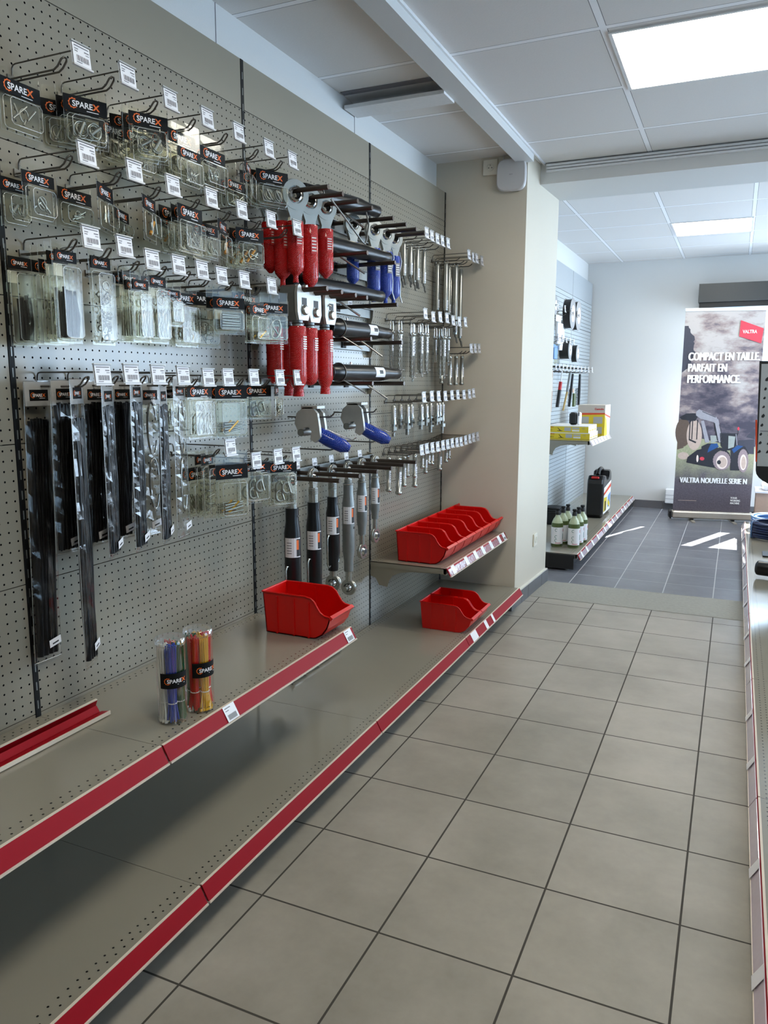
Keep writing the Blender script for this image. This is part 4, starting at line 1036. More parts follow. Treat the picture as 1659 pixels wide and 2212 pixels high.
# ------------------------------------------------------------------ third bay: galvanised pins on wire hooks
def hp(row, i):
    y, z, L = HOOKS[row][i]; return y - .02, z - .030
def sticker(m, r, z0, z1):
    c = [(math.cos(a) * r * 1.03, math.sin(a) * r * 1.03) for a in (-.9, -.5, -.1, .3, .7)]
    m.add([(p[0], p[1], z0) for p in c] + [(p[0], p[1], z1) for p in c], [(q, q + 1, q + 6, q + 5) for q in range(4)], 'paper_white')
    c = [(p[0] * 1.02, p[1] * 1.02) for p in c[1:4]]
    for k in range(4):
        zz = z0 + (z1 - z0) * (.2 + .17 * k); m.add([(p[0], p[1], zz) for p in c] + [(p[0], p[1], zz + (z1 - z0) * .07) for p in c], [(0, 1, 4, 3), (1, 2, 5, 4)], 'ink_grey')
def cranked_pin(x, y, z, L, r, label, group, side=1):
    t = thing('cranked_pin', (x, y, z), label, 'hitch pin', group)
    b = MB(); b.tube_prof([Vector((0, 0, .002)), Vector((0, 0, -.006)), Vector((0, 0, -L))], [r * .7, r, r], Vector((0, 0, 1)), 'zinc', 16); b.build('pin_shaft', t)
    h = MB(); h.tube([(0, 0, -L + .004), (.002, -.004, -L - .010), (.008, -.012, -L - .016), (.022, -.038, -L - .024), (.028, -.050, -L - .042), (.034, -.062, -L - .048)], r * .42, 'zinc_dull', 9); h.build('cranked_handle', t)
    s = MB(); sticker(s, r, -L + .012, -L + .055); s.build('pin_label', t)
    k = MB(); k.torus((0, 0, .010), (0, 1, 0), .010, .0016, 'zinc', 16, 6); k.build('hanging_ring', t)
for i in range(5):
    y, z = hp('C1', i); n = (.045, .05, .06, .055, .03)[i]
    cranked_pin(n, y, z - .016, (.135, .15, .14, .15, .13)[i], .0105, 'short galvanised pin with cranked handle, %s from the left on the high row' % ORD[i], 'short cranked pins')
    if i < 4: cranked_pin(.09 + .006 * i, y, z - .016, (.15, .135, .15, .16)[i], .012, 'short galvanised pin with cranked handle, in front on the %s hook of the high row' % ORD[i], 'short cranked pins')
for i, (k, x, L) in enumerate(((0, .035, .245), (0, .085, .25), (1, .085, .26), (1, .125, .37), (2, .100, .31), (3, .120, .38), (3, .06, .25))):
    y, z = hp('C2', k)
    cranked_pin(x, y, z - .016, L, .0125, 'long galvanised pin with cranked end, %s from the left before the pillar' % ORD[i], 'long cranked pins')

def chain_geo(m, pts, s, mat='zinc'):
    """links strung along a polyline"""
    P = [Vector(p) for p in pts]; i = 0
    for a, b in zip(P[:-1], P[1:]):
        n = max(1, int((b - a).length / s)); d = (b - a).normalized(); o = d.orthogonal().normalized(); w = d.cross(o)
        for k in range(n):
            c = a + (b - a) * ((k + .5) / n); u = o if i % 2 else w; i += 1
            ring = [c + d * (s * .68 * math.cos(q)) + u * (s * .34 * math.sin(q)) for q in [j * 2 * PI / 8 for j in range(8)]]
            m.tube(ring, s * .17, mat, 4, closed=True)
def chained_pin(x, y, z, L, r, label, chain=True):
    t = thing('chained_pin', (x, y, z), label, 'hitch pin', 'pins with bail handles and chains')
    h = MB(); w = .019
    h.tube([(0, w, -.058), (0, w, -.040), (0, w * .9, -.016), (0, w * .5, -.002), (0, -w * .5, -.002), (0, -w * .9, -.016), (0, -w, -.040), (0, -w, -.058)], .0036, 'chrome', 8); h.build('bail_handle', t)
    b = MB(); b.tube_prof([Vector((0, 0, a)) for a in (-.048, -.052, -.064, -.066, -.07, -.066 - L, -.070 - L)], [r * .9, r * 1.5, r * 1.5, r * 1.1, r, r, r * .6], Vector((0, 0, 1)), 'zinc', 16); b.build('pin_shaft', t)
    s = MB(); sticker(s, r * 1.02, -.072 - L * .45, -.074); s.build('pin_label', t)
    if chain:
        c = MB(); rnd = random.Random(int(y * 999)); e = .02 + rnd.uniform(-.004, .006)
        chain_geo(c, [(.004, -w, -.055), (.006, -e, -.10), (.006, -e * .9, -.18), (.008, -e, -.066 - L * .95), (.01, -.012, -.075 - L - .015), (.01, .0, -.066 - L - .006)], .011); 
        c.torus((.01, .004, -.066 - L - .004), (0, 0, 1), .012, .0014, 'chrome', 14, 5); c.build('chain', t)
for i, (k, x, L, r, ch) in enumerate(((0, .000, .17, .0105, True), (0, .075, .17, .011, True), (1, .03, .20, .0105, True), (1, .095, .20, .0125, True), (2, .06, .185, .012, True), (2, .105, .185, .011, True), (3, .055, .17, .011, True), (3, .095, .17, .009, True), (4, .06, .15, .009, False), (5, .07, .12, .009, False), (5, .12, .19, .012, True), (6, .065, .19, .011, True), (6, .11, .12, .012, True))):
    y, z = hp('C3', k); chained_pin(max(x, .03), y, z + .002, L, r, 'galvanised pin with wire bail%s, %s from the left in the chained row' % (' and hanging chain' if ch else '', ORD[i]), ch)

def grooved_pin(x, y, z, L, r, label, group):
    t = thing('round_pin', (x, y, z), label, 'hitch pin', group)
    b = MB(); b.tube_prof([Vector((0, 0, a)) for a in (0, -.004, -.012, -.013, -L + .016, -L + .014, -L + .004, -L)], [r * .8, r, r, r * .93, r * .93, r * 1.2, r * 1.2, r * .9], Vector((0, 0, 1)), 'zinc', 16); b.build('pin_shaft', t)
    s = MB(); sticker(s, r, -L * .72, -L * .38); s.build('pin_label', t)
    k = MB(); k.torus((0, 0, .007), (0, 1, 0), .009, .0014, 'zinc', 14, 5); k.build('hanging_ring', t)
for i in range(3):
    y, z = hp('C4', i); grooved_pin(.10 + .02 * i, y, z - .014, .165, .0115, 'round galvanised pin, %s from the left in the short row by the pillar' % ORD[i], 'round pins by the pillar')
    if i == 0: grooved_pin(.05, y, z - .014, .155, .0115, 'round galvanised pin behind the first one in the short row by the pillar', 'round pins by the pillar')
def nut_pin(x, y, z, L, r, label, stud):
    t = thing('threaded_pin', (x, y, z), label, 'hitch pin', 'pins with hexagon nuts')
    b = MB(); a = L * .58
    b.tube_prof([Vector((0, 0, q)) for q in (0, -.004, -a * .75, -a, -a - .004)], [r * .7, r, r, r * 1.25, r * 1.25], Vector((0, 0, 1)), 'zinc', 16)
    b.cyl((0, 0, -a), (0, 0, -L), r * .72, 'zinc_dull', 14)
    for q in range(5): b.torus((0, 0, -L + .003 + q * .003), (0, 0, 1), r * .72, .0009, 'zinc', 12, 4)
    b.build('pin_shaft', t)
    n = MB(); z0 = -a - (L - a) * .25; n.prism([(r * 1.55 * math.cos(q * PI / 3), r * 1.55 * math.sin(q * PI / 3)) for q in range(6)], z0 - .018, z0, 'zinc', 'z'); n.build('hex_nut', t)
    s = MB(); sticker(s, r, -a * .72, -.012); s.build('pin_label', t)
    k = MB(); k.torus((0, 0, .007), (0, 1, 0), .009, .0014, 'zinc', 14, 5); k.build('hanging_ring', t)
for i, (k, x, L, r) in enumerate(((0, .045, .155, .0125), (1, .035, .125, .012), (1, .075, .155, .0125), (2, .055, .12, .014), (2, .11, .13, .014), (3, .10, .115, .0125), (4, .085, .16, .0135), (4, .12, .12, .0125), (5, .10, .12, .0125), (6, .085, .175, .0115))):
    y, z = hp('C5', k); nut_pin(x, y, z - .014, L, r, 'galvanised pin with hexagon nut, %s from the left in its row' % ORD[i], 0)
for i, (k, x, L, r) in enumerate(((0, .02, .175, .012), (0, .085, .185, .0145), (1, .085, .155, .011), (2, .070, .115, .010), (2, .11, .115, .010), (3, .08, .175, .0125), (4, .09, .085, .010), (5, .08, .12, .0115), (6, .07, .08, .011), (7, .06, .09, .011), (8, .08, .125, .0125), (9, .10, .09, .010), (10, .1, .08, .010))):
    y, z = hp('C6', k); grooved_pin(max(.03, x), y, z - .014, L, r, 'plain round galvanised pin, %s from the left in the lowest row' % ORD[i], 'round pins of the lowest row')

# ------------------------------------------------------------------ red stacking bins
def bin_meshes():
    H, hw, th = .148, .0725, .003
    side = [(0, 0), (-.012, H), (.158, H), (.178, H - .004), (.192, H - .015), (.203, H - .034), (.214, H - .050), (.228, H - .060), (.252, H - .064), (.250, .068), (.240, .040), (.222, .016), (.200, .003), (.187, 0)]
    b = MB()
    for y0 in (-hw, hw - th): b.prism(side, y0, y0 + th, 'red_plastic', 'y')
    b.box(0, .19, -hw, hw, 0, th, 'red_plastic')
    b.prism([(0, 0), (-.012, H), (-.009, H), (.003, 0)], -hw, hw, 'red_plastic', 'y')
    fr = [(.187, 0), (.200, .003), (.222, .016), (.240, .040), (.250, .068), (.253, H - .064)]
    b.prism(fr + [(x - .004, z + .002) for x, z in reversed(fr)], -hw, hw, 'red_plastic', 'y')
    for y in (-hw, hw):
        s = 1 if y > 0 else -1
        for x in (.045, .112, .170): b.box(x - .003, x + .003, min(y, y + s * .0035), max(y, y + s * .0035), 0, H - .012 if x < .16 else H - .02, 'red_plastic')
        for x in (.045, .112): b.box(x - .002, x + .002, min(y - s * th, y - s * (th + .003)), max(y - s * th, y - s * (th + .003)), 0, H - .008, 'red_plastic')
    for x in (.045, .112, .170):
        for y in (-hw + .01, hw - .01): b.box(x - .006, x + .006, y - .006, y + .006, -.0005, .004, 'red_plastic')
    r = MB()
    top = [(-.014, H), (.158, H), (.178, H - .004), (.192, H - .015), (.203, H - .034), (.214, H - .050), (.228, H - .060), (.252, H - .064)]
    for s in (-1, 1): r.tube([(x, s * (hw + .001), z) for x, z in top], .0032, 'red_plastic', 6)
    r.tube([(-.014, -hw, H), (-.014, hw, H)], .0038, 'red_plastic', 6)
    r.prism([(.246, H - .066), (.254, H - .058), (.264, H - .066), (.256, H - .076)], -hw - .002, hw + .002, 'red_plastic', 'y')
    return b, r
bin0 = thing('storage_bin', (.160, .915, .460), 'big red open-fronted plastic bin at the end of the upper shelf', 'storage bin', 'red plastic bins')
b_, r_ = bin_meshes(); b_.build('bin_body', bin0); r_.build('rim', bin0)
bin0.scale = (1, 1.08, .97)
for i in range(7):
    c = copy_thing(bin0, (.128, 2.142 + i * .146, .449), 'red open-fronted bin on the pillar shelf, %s of seven counting from the viewer' % ORD[i]); c.scale = (1, .935, 1)
for i in range(2):
    c = copy_thing(bin0, (.258, 2.150 + i * .150, BZ + .001), 'red open-fronted bin on the base shelf, ' + ('nearer of the two' if i == 0 else 'farther of the two')); c.scale = (1, .95, .90)
t = thing('rubber_ring', (.395, 2.232, .234), 'small black rubber ring hung on the wall of a base-shelf bin', 'ring'); m = MB(); m.torus((0, 0, 0), (.3, .9, .2), .017, .004, 'rubber_black', 22, 8); m.build('ring_body', t)

# ------------------------------------------------------------------ tubs of cable ties
def tie_tub(x, y, label, bundles, rz):
    t = thing('cable_tie_tub', (x, y, .4585), label, 'tub of cable ties', 'clear tubs of coloured cable ties', rz)
    R, H = .037, .222
    c = MB(); c.lathe((0, 0, 0), (0, 0, 1), [(R - .003, 0), (R, .003), (R, H - .018), (R + .0015, H - .017), (R + .0015, H - .001), (R, H)], 'tube_clear', 30); c.build('clear_tub', t)
    l = MB(); l.lathe((0, 0, 0), (0, 0, 1), [(R + .002, H - .016), (R + .002, H), (R - .002, H + .002)], 'tube_clear', 30); l.build('lid', t)
    for ang, rad, col, tail in bundles:
        b = MB(); rnd = random.Random(int(ang * 100) + 3)
        cx, cy = rad * math.cos(ang), rad * math.sin(ang); n = 40
        for k in range(n):
            a, q = rnd.uniform(0, 2 * PI), math.sqrt(rnd.random()) * .0145
            ox, oy = q * math.cos(a), q * math.sin(a); f = 1.6 if tail else 1.15
            def clampr(px, py):
                d = math.hypot(px, py); return (px, py) if d < R - .004 else (px * (R - .004) / d, py * (R - .004) / d)
            p0 = clampr(cx + ox * f, cy + oy * f); p3 = clampr(cx + ox * 1.1, cy + oy * 1.1)
            pts = [(p0[0], p0[1], .006 + rnd.uniform(0, .01)), (cx + ox * .75, cy + oy * .75, .055), (cx + ox * .9, cy + oy * .9, .13), (p3[0], p3[1], H - .012 - rnd.uniform(0, .012))]
            b.tube(pts, .0020, 'tie_' + col, 4)
            if tail: b.box(p0[0] - .0028, p0[0] + .0028, p0[1] - .0028, p0[1] + .0028, .005, .012, 'tie_' + col)
        b.tube([(cx * .93, cy * .93, .02), (cx * .93, cy * .93, .055), (cx * .93, cy * .93, H - .03)], .0100, 'tie_' + col, 8); b.torus((cx, cy, .055), (0, 0, 1), .011, .0014, 'tie_white', 14, 5); b.build('tie_bundle', t)['label'] = col + ' cable ties'
    s = MB(); z0, z1 = .098, .138; A = [-1.05 + k * 2.1 / 12 for k in range(13)]; q = R + .0007
    s.add([(q * math.cos(a), q * math.sin(a), z0) for a in A] + [(q * math.cos(a), q * math.sin(a), z1) for a in A], [(k, k + 1, k + 14, k + 13) for k in range(12)], 'card_black')
    # the brand mark is wrapped round the tub
    g = MB(); brand(g, (0, .004, .118), (0, 1, 0), (0, 0, 1), .062)
    vs = []
    for v in g.v: a = v[1] / q; vs.append(((q + .0008) * math.cos(a), (q + .0008) * math.sin(a), v[2]))
    g.v = vs; g.build('brand_print', s.build('label_band', t))
tie_tub(.333, .130, 'clear tub of white, blue and green cable ties, nearer of the two', ((-1.45, .0205, 'white', True), (-.25, .0205, 'blue', False), (.95, .0205, 'green', False), (2.9, .02, 'red', False), (1.9, .0195, 'yellow', False)), -.62)
tie_tub(.352, .218, 'clear tub of red and yellow cable ties, behind and to the right', ((-2.2, .021, 'green', False), (-1.2, .021, 'red', False), (.1, .021, 'yellow', True), (1.6, .02, 'red', False), (2.7, .018, 'yellow', False)), -.35)

# pins left lying at the back of the base shelf
for y, L, l in ((1.235, .085, 'small galvanised pin lying on the base shelf, nearest of the row'), (1.345, .10, 'galvanised pin with cranked end lying on the base shelf, middle of the row'), (1.50, .19, 'long galvanised pin lying on the base shelf, farthest of the row')):
    t = thing('loose_pin', (.045, y, BZ + .0125), l, 'hitch pin', 'pins lying on the base shelf')
    m = MB(); m.cyl((0, -L / 2, 0), (0.004, L / 2, 0), .0105, 'zinc', 14); m.build('pin_shaft', t)
    m = MB(); m.tube([(0, -L / 2, 0), (.01, -L / 2 - .02, 0), (.02, -L / 2 - .035, 0)], .0042, 'zinc_dull', 8); m.build('cranked_handle', t)

# ------------------------------------------------------------------ on the pillar
t = thing('wall_socket', (.262, YP, 2.501), 'cream wall socket high on the beige pillar face', 'wall socket')
m = MB(); m.rbox(-.042, .042, -.010, 0, -.042, .042, 'socket_cream', .003); m.build('socket_plate', t)
m = MB(); m.plate_ring((0, -.0105, 0), (0, 1, 0), .021, .018, .004, 'socket_cream', 26)
for x in (-.009, .009): m.cyl((x, -.0102, -.003), (x, -.0112, -.003), .0026, 'ink_black', 10)
m.cyl((0, -.010, .010), (0, -.015, .010), .0024, 'zinc', 8); m.build('socket_well', t)
t = thing('alarm_hub', (.388, YP, 2.445), 'rounded white alarm box mounted beside the socket on the pillar', 'alarm box')
def rounded(w, h, e=4.0, n=44): return [(w * math.copysign(abs(math.cos(a)) ** (2 / e), math.cos(a)), h * math.copysign(abs(math.sin(a)) ** (2 / e), math.sin(a))) for a in [i * 2 * PI / n for i in range(n)]]
m = MB(); L = []
for y, s in ((-.004, .95), (-.012, .99), (-.026, 1.0), (-.034, .97), (-.037, .92)): L.append([(a * s, y, b * s) for a, b in rounded(.083, .086)])
n = 44; m.add(sum(L, []), [(k * n + j, k * n + (j + 1) % n, k * n + n + (j + 1) % n, k * n + n + j) for k in range(4) for j in range(n)], 'router_white', True); m.add(L[-1], [tuple(range(n))], 'router_white')
m.build('hub_case', t)
m = MB(); m.text('AJAX', (0, -.0375, -.002), (1, 0, 0), (0, 0, 1), .006, 'ink_grey', 1.0, 0, 'CENTER'); m.build('brand_print', t)
m = MB(); m.tube([(-.05, -.012, .08), (-.052, -.008, .10), (-.045, -.004, .115)], .0025, 'router_white', 6); m.build('power_lead', t)
t = thing('wall_socket', (.489, 3.43, .335), 'cream wall socket low on the side of the pillar', 'wall socket')
m = MB(); m.rbox(-.001, .010, -.04, .04, -.04, .04, 'socket_cream', .003); m.build('socket_plate', t)
m = MB(); m.plate_ring((.0105, 0, 0), (1, 0, 0), .022, .018, .004, 'socket_cream', 24); m.cyl((.009, 0, 0), (.0098, 0, 0), .0185, 'film_grey', 20); m.build('socket_well', t)

# ------------------------------------------------------------------ far room shelving
FX, FY, FW = .13, 4.06, 1.06
for k in range(3):
    t = thing('far_wall_bay', (FX, FY + k * FW, 0), ['grooved grey back bay of the far shelving, mostly hidden by the pillar', 'grooved grey back bay of the far shelving behind the reels', 'grooved grey back bay of the far shelving nearest the back wall'][k], 'shelving back panel', 'grooved bays in the far room')
    for z0, z1 in ((.12, .48), (.48, .84), (.84, 1.20), (1.20, 1.56), (1.56, 1.85), (1.85, 2.13)):
        m = MB(); m.box(-.014, 0, .004, FW - .004, z0 + .001, z1 - .001, 'grooved_board'); m.build('grooved_panel', t)
    m = MB(); m.box(-.014, 0, .004, FW - .004, 2.131, 2.352, 'board_grey'); m.build('top_panel', t)
    m = MB(); m.box(-.05, .001, -.004, .004, .0, 2.352, 'disc_grey'); m.build('upright_post', t)
    s = shelf(FY + k * FW, FW, .122, .520, ['wide grey base shelf of the far room carrying the green bottles', 'wide grey base shelf of the far room carrying the black canister', 'wide grey base shelf of the far room nearest the back wall'][k], 'tray_deep', brackets=False, base=True, x0=FX, group='base shelves in the far room')
    c = MB(); c.prism([(.528, -.006), (.530, -.0055), (.546, -.0345), (.544, -.035)], .01, FW - .01, 'clear_rail', 'y'); c.build('clear_cover', s)
    for y in (.1, .3, .55, .8): rail_label(s, .524, 0, y, .05, False)
    if k == 0:
        e = MB(); e.box(.0, .500, -.012, .001, .014 - .122, -.010, 'matte_black'); e.box(.0, .506, -.016, -.004, -.028, -.004, 'matte_black'); e.build('end_panel', s)
s = shelf(FY + FW, FW, .848, .392, 'grey upper shelf in the far room carrying yellow boxes and a carton', 'tray_shallow', x0=FX, group='upper shelf in the far room', railmat='clear_rail')
for y in (.1, .26, .42, .58, .74, .9): rail_label(s, .392, 0, y, .13, False)
frow = {'upper': (1.892, (4.62, 4.88, 5.15, 5.41)), 'middle': (1.663, (4.67, 4.83, 4.98, 5.14, 5.29)), 'lower': (1.444, (4.63, 4.76, 4.9, 5.05, 5.2, 5.35, 5.52, 5.69, 5.87, 6.05, 6.25))}
for r, (z, ys) in frow.items():
    for i, y in enumerate(ys):
        h = hook(y, z, .20, 'wire hook with white tag, %s from left in the far shelving %s row' % (ORD[i], r), 'hooks in the %s row of the far shelving' % r, .045, False, .15); h.location.x += FX
def reel(x, y, z, R, w, label, mat='matte_black'):
    t = thing('reel', (x, y, z), label, 'reel', 'reels hanging in the far room')
    m = MB(); m.tube_prof([Vector((a, 0, 0)) for a in (-w / 2, w / 2)], [R * .93, R * .93], Vector((1, 0, 0)), mat, 28); m.build('winding', t)
    for s in (-1, 1):
        f = MB(); f.plate_ring((s * (w / 2 + .002), 0, 0), (1, 0, 0), R, R * .12, .003, 'disc_grey', 30); f.build('flange', t)
    l = MB(); l.plate_ring((w / 2 + .005, 0, 0), (1, 0, 0), R * .55, R * .2, .001, 'paper_white', 24); l.build('reel_label', t)
reel(.285, 5.27, 1.885, .125, .055, 'large black reel with grey rim on the left of the far upper hooks')
reel(.300, 5.50, 1.885, .125, .035, 'large black reel with grey rim on the right of the far upper hooks')
reel(.270, 5.25, 1.590, .078, .075, 'small dark coiled reel on the left of the far middle hooks', 'ink_black')
reel(.275, 5.66, 1.575, .078, .040, 'small dark reel on the right of the far middle hooks')
reel(.285, 4.66, 1.90, .07, .03, 'small grey reel at the pillar edge on the far upper hooks', 'disc_grey')
def far_pack(x, y, zt, w, h, label, body, head='paper_white', d=.02):
    t = thing('hanging_pack', (x, y, zt), label, 'hanging pack', 'packs hanging in the far room')
    m = MB(); m.box(-.001, .001, -w / 2, w / 2, -h, 0, 'blister_clear'); m.build('backing_card', t)
    m = MB(); m.rbox(.001, d, -w / 2 + .004, w / 2 - .004, -h + .004, -h * .3, body, .004); m.build('contents', t)
    m = MB(); m.box(-.002, .002, -w / 2, w / 2, -h * .26, -.012, head); m.build('header_card', t)
far_pack(.27, 4.93, 1.86, .20, .24, 'large white card pack in the upper row of the far shelving', 'paper_white')
far_pack(.24, 5.16, 1.84, .17, .26, 'white card pack just left of the large reels in the far room', 'paper_white')
far_pack(.27, 4.80, 1.63, .12, .13, 'blue and white pack in the middle row of the far shelving', 'pale_blue', 'pale_blue')
far_pack(.24, 5.02, 1.63, .12, .16, 'clear pack with pale contents beside the blue pack in the far room', 'blister_clear', 'pale_blue')
far_pack(.27, 4.66, 1.41, .13, .16, 'pale card pack by the pillar edge in the lower far row', 'box_cream', 'box_cream')
def far_tool(x, y, zt, L, kind, label, dx=0):
    t = thing('hand_brush' if kind != 'knife' else 'hand_tool', (x, y, zt), label, 'hand tool', 'brushes and tools hanging in the far room')
    m = MB()
    if kind == 'knife':
        m.tube([(0, 0, 0), (dx * .3, 0, -L * .32)], .006, 'paper_white', 8); m.build('hanging_tab', t); m = MB()
        m.tube([(dx * .3, 0, -L * .30), (dx * .5, 0, -L * .52)], .014, 'ink_red', 8); m.build('red_grip', t); m = MB()
        m.tube([(dx * .5, 0, -L * .52), (dx, 0, -L)], .015, 'matte_black', 8); m.build('black_sheath', t)
    elif kind == 'wood':
        m.tube([(0, 0, 0), (dx * .4, 0, -L * .5)], .012, 'zinc_dull', 8); m.build('wire_head', t); m = MB()
        m.tube([(dx * .4, 0, -L * .5), (dx, 0, -L)], .009, 'wood', 8); m.build('wooden_handle', t)
    else:
        m.tube([(0, 0, 0), (dx * .5, 0, -L * .5), (dx, 0, -L)], [.010, .013, .010], 'carton' if kind == 'pale' else 'ink_black', 8); m.build('brush_back', t); m = MB()
        for q in range(16):
            z = -L * (.45 + .034 * q); m.cyl((-.01, -.004, z), (-.032, -.02, z - .006), .0026, 'matte_black' if kind != 'pale' else 'disc_grey', 4)
        m.build('bristles', t)
far_tool(.27, 4.76, 1.415, .32, 'pale', 'pale plastic wire brush at the pillar edge in the far room')
far_tool(.265, 5.18, 1.42, .30, 'knife', 'black tool with a red collar hanging in the far lower row', -.03)
far_tool(.270, 5.50, 1.41, .33, 'wood', 'long wooden-handled brush hanging tilted in the far lower row', -.05)
far_tool(.260, 5.67, 1.40, .29, 'brush', 'dark bristled brush hanging behind the wooden-handled one', -.02)
far_tool(.290, 5.85, 1.40, .28, 'brush', 'dark wire brush at the right end of the far lower row', .0)
far_pack(.28, 5.62, 1.28, .07, .17, 'narrow pack with a green band among the far brushes', 'liquid_green', 'carton')

def yellow_box(x, y, z, label):
    t = thing('electrode_box', (x, y, z), label, 'box', 'yellow boxes on the far upper shelf')
    m = MB(); m.box(-.35, 0, -.066, .066, 0, .056, 'box_yellow'); m.build('box_body', t)
    m = MB(); m.box(-.35, -.0001, -.067, .067, .050, .0565, 'card_white'); m.box(0, .0012, -.064, .064, .002, .054, 'card_white'); m.box(.0012, .0016, -.05, .05, .012, .022, 'box_yellow'); m.build('white_end', t)
    m = MB(); Y = -.0668
    for a, b, c, d, q in ((-.20, -.145, .012, .044, 'film_grey'), (-.135, -.075, .030, .044, 'film_grey'), (-.135, -.075, .010, .024, 'card_white')): m.add([(a, Y, c), (b, Y, c), (b, Y, d), (a, Y, d)], [(0, 1, 2, 3)], q)
    m.add([(-.26, Y, .012), (-.215, Y, .012), (-.215, Y, .015), (-.232, Y, .018), (-.255, Y, .040), (-.258, Y, .038), (-.24, Y, .017), (-.26, Y, .015)], [tuple(range(8))], 'ink_black')
    m.text('CE', (-.055, Y - .0002, .030), (1, 0, 0), (0, 0, 1), .012, 'ink_grey', 1.1); m.text('Castolin', (-.335, Y - .0002, .040), (1, 0, 0), (0, 0, 1), .009, 'ink_red', 1.0, .02)
    m.text('40111', (-.335, Y - .0002, .014), (1, 0, 0), (0, 0, 1), .010, 'ink_black'); m.build('printing', t)
for j in range(3):
    for k in range(2):
        yellow_box(.502 - .012 * k, 5.31 + j * .137, .849 + k * .0575, 'long yellow box, %s one of the %s row from the viewer on the far shelf' % (('bottom', 'top')[k], ORD[j]))
t = thing('equipment_carton', (.414, 5.965, .849), 'tall orange and grey carton standing behind the yellow boxes', 'carton')
m = MB(); m.box(-.120, .120, -.155, .155, 0, .275, 'box_cream'); m.build('carton_body', t)
m = MB(); Y = -.156; m.add([(-.12, Y, 0), (.12, Y, 0), (.12, Y, .195), (-.12, Y, .185)], [(0, 1, 2, 3)], 'box_yellow'); m.add([(-.12, Y - .0005, .183), (.12, Y - .0005, .193), (.12, Y - .0005, .206), (-.12, Y - .0005, .203)], [(0, 1, 2, 3)], 'box_orange')
for a, c in ((-.10, .11), (.02, .11), (-.10, .02), (.02, .02)): m.add([(a, Y - .001, c), (a + .08, Y - .001, c), (a + .08, Y - .001, c + .06), (a, Y - .001, c + .06)], [(0, 1, 2, 3)], 'film_grey')
m.text('Castolin', (.108, Y - .001, .232), (1, 0, 0), (0, 0, 1), .017, 'ink_red', 1.0, .03, 'RIGHT'); m.text('CE', (.078, Y - .0015, .008), (1, 0, 0), (0, 0, 1), .012, 'ink_black')
m.add([(.1205, -.155, 0), (.1205, .155, 0), (.1205, .155, .275), (.1205, -.155, .275)], [(0, 1, 2, 3)], 'paper_white'); m.add([(.121, -.155, .185), (.121, .155, .15), (.121, .155, .165), (.121, -.155, .20)], [(0, 1, 2, 3)], 'box_orange'); m.add([(.121, -.155, 0), (.121, .02, 0), (.121, -.05, .14), (.121, -.155, .18)], [(0, 1, 2, 3)], 'box_yellow')
m.build('carton_print', t)
t = thing('hand_unit', (.345, 5.42, .965), 'black and white rounded device standing on the yellow boxes', 'device')
m = MB(); m.rbox(-.048, .022, -.035, .030, 0, .105, 'matte_black', .014); m.build('black_half', t)
m = MB(); m.rbox(.022, .050, -.035, .030, 0, .108, 'paper_white', .010); m.rbox(.03, .040, -.037, -.01, .075, .106, 'matte_black', .003); m.build('white_half', t)

# black canister
t = thing('canister', (.505, 5.63, .1235), 'big black plastic canister with a bright label on the far base shelf', 'canister')
prof = [(.03, 0), (.47, 0), (.50, .03), (.50, .33), (.475, .385), (.43, .40), (.37, .395), (.345, .345), (.30, .325), (.20, .325), (.165, .35), (.135, .375), (.06, .378), (.012, .345), (0, .31), (0, .03)]
m = MB(); n = len(prof); L = []
cy = sum(p[0] for p in prof) / n; cz = sum(p[1] for p in prof) / n
for x, s in ((-.072, .90), (-.066, .97), (-.056, 1.0), (.056, 1.0), (.066, .97), (.072, .90)): L.append([(x, cy + (a - cy) * s, cz + (b - cz) * s + (0 if s == 1 else 0)) for a, b in prof])
m.add(sum(L, []), [(k * n + j, k * n + (j + 1) % n, k * n + n + (j + 1) % n, k * n + n + j) for k in range(5) for j in range(n)], 'black_satin'); m.add(L[0], [tuple(range(n))], 'black_satin'); m.add(L[-1], [tuple(range(n))], 'black_satin')
m.build('canister_body', t)
m = MB(); m.rbox(-.04, .03, .012, .03, .352, .374, 'ink_red', .006); m.build('red_badge', t)
m = MB(); m.tube([(0, .14, .375), (0, .19, .415), (0, .30, .42), (0, .38, .40)], .018, 'black_satin', 10); m.build('carry_handle', t)
m = MB(); X = .0735
m.add([(X, .05, .03), (X, .46, .03), (X, .46, .30), (X, .05, .27)], [(0, 1, 2, 3)], 'paper_white'); X += .001
m.add([(X, .05, .20), (X, .46, .24), (X, .46, .275), (X, .05, .225)], [(0, 1, 2, 3)], 'box_orange'); m.add([(X, .06, .05), (X, .22, .05), (X, .24, .17), (X, .06, .18)], [(0, 1, 2, 3)], 'box_yellow')
m.add([(X + .001, .12, .05), (X + .001, .18, .05), (X + .001, .18, .14), (X + .001, .12, .14)], [(0, 1, 2, 3)], 'ink_black'); m.add([(X, .30, .06), (X, .44, .07), (X, .44, .19), (X, .30, .17)], [(0, 1, 2, 3)], 'pale_blue'); m.add([(X + .001, .28, .10), (X + .001, .40, .05), (X + .001, .42, .09), (X + .001, .30, .14)], [(0, 1, 2, 3)], 'box_yellow')
m.build('canister_label', t)
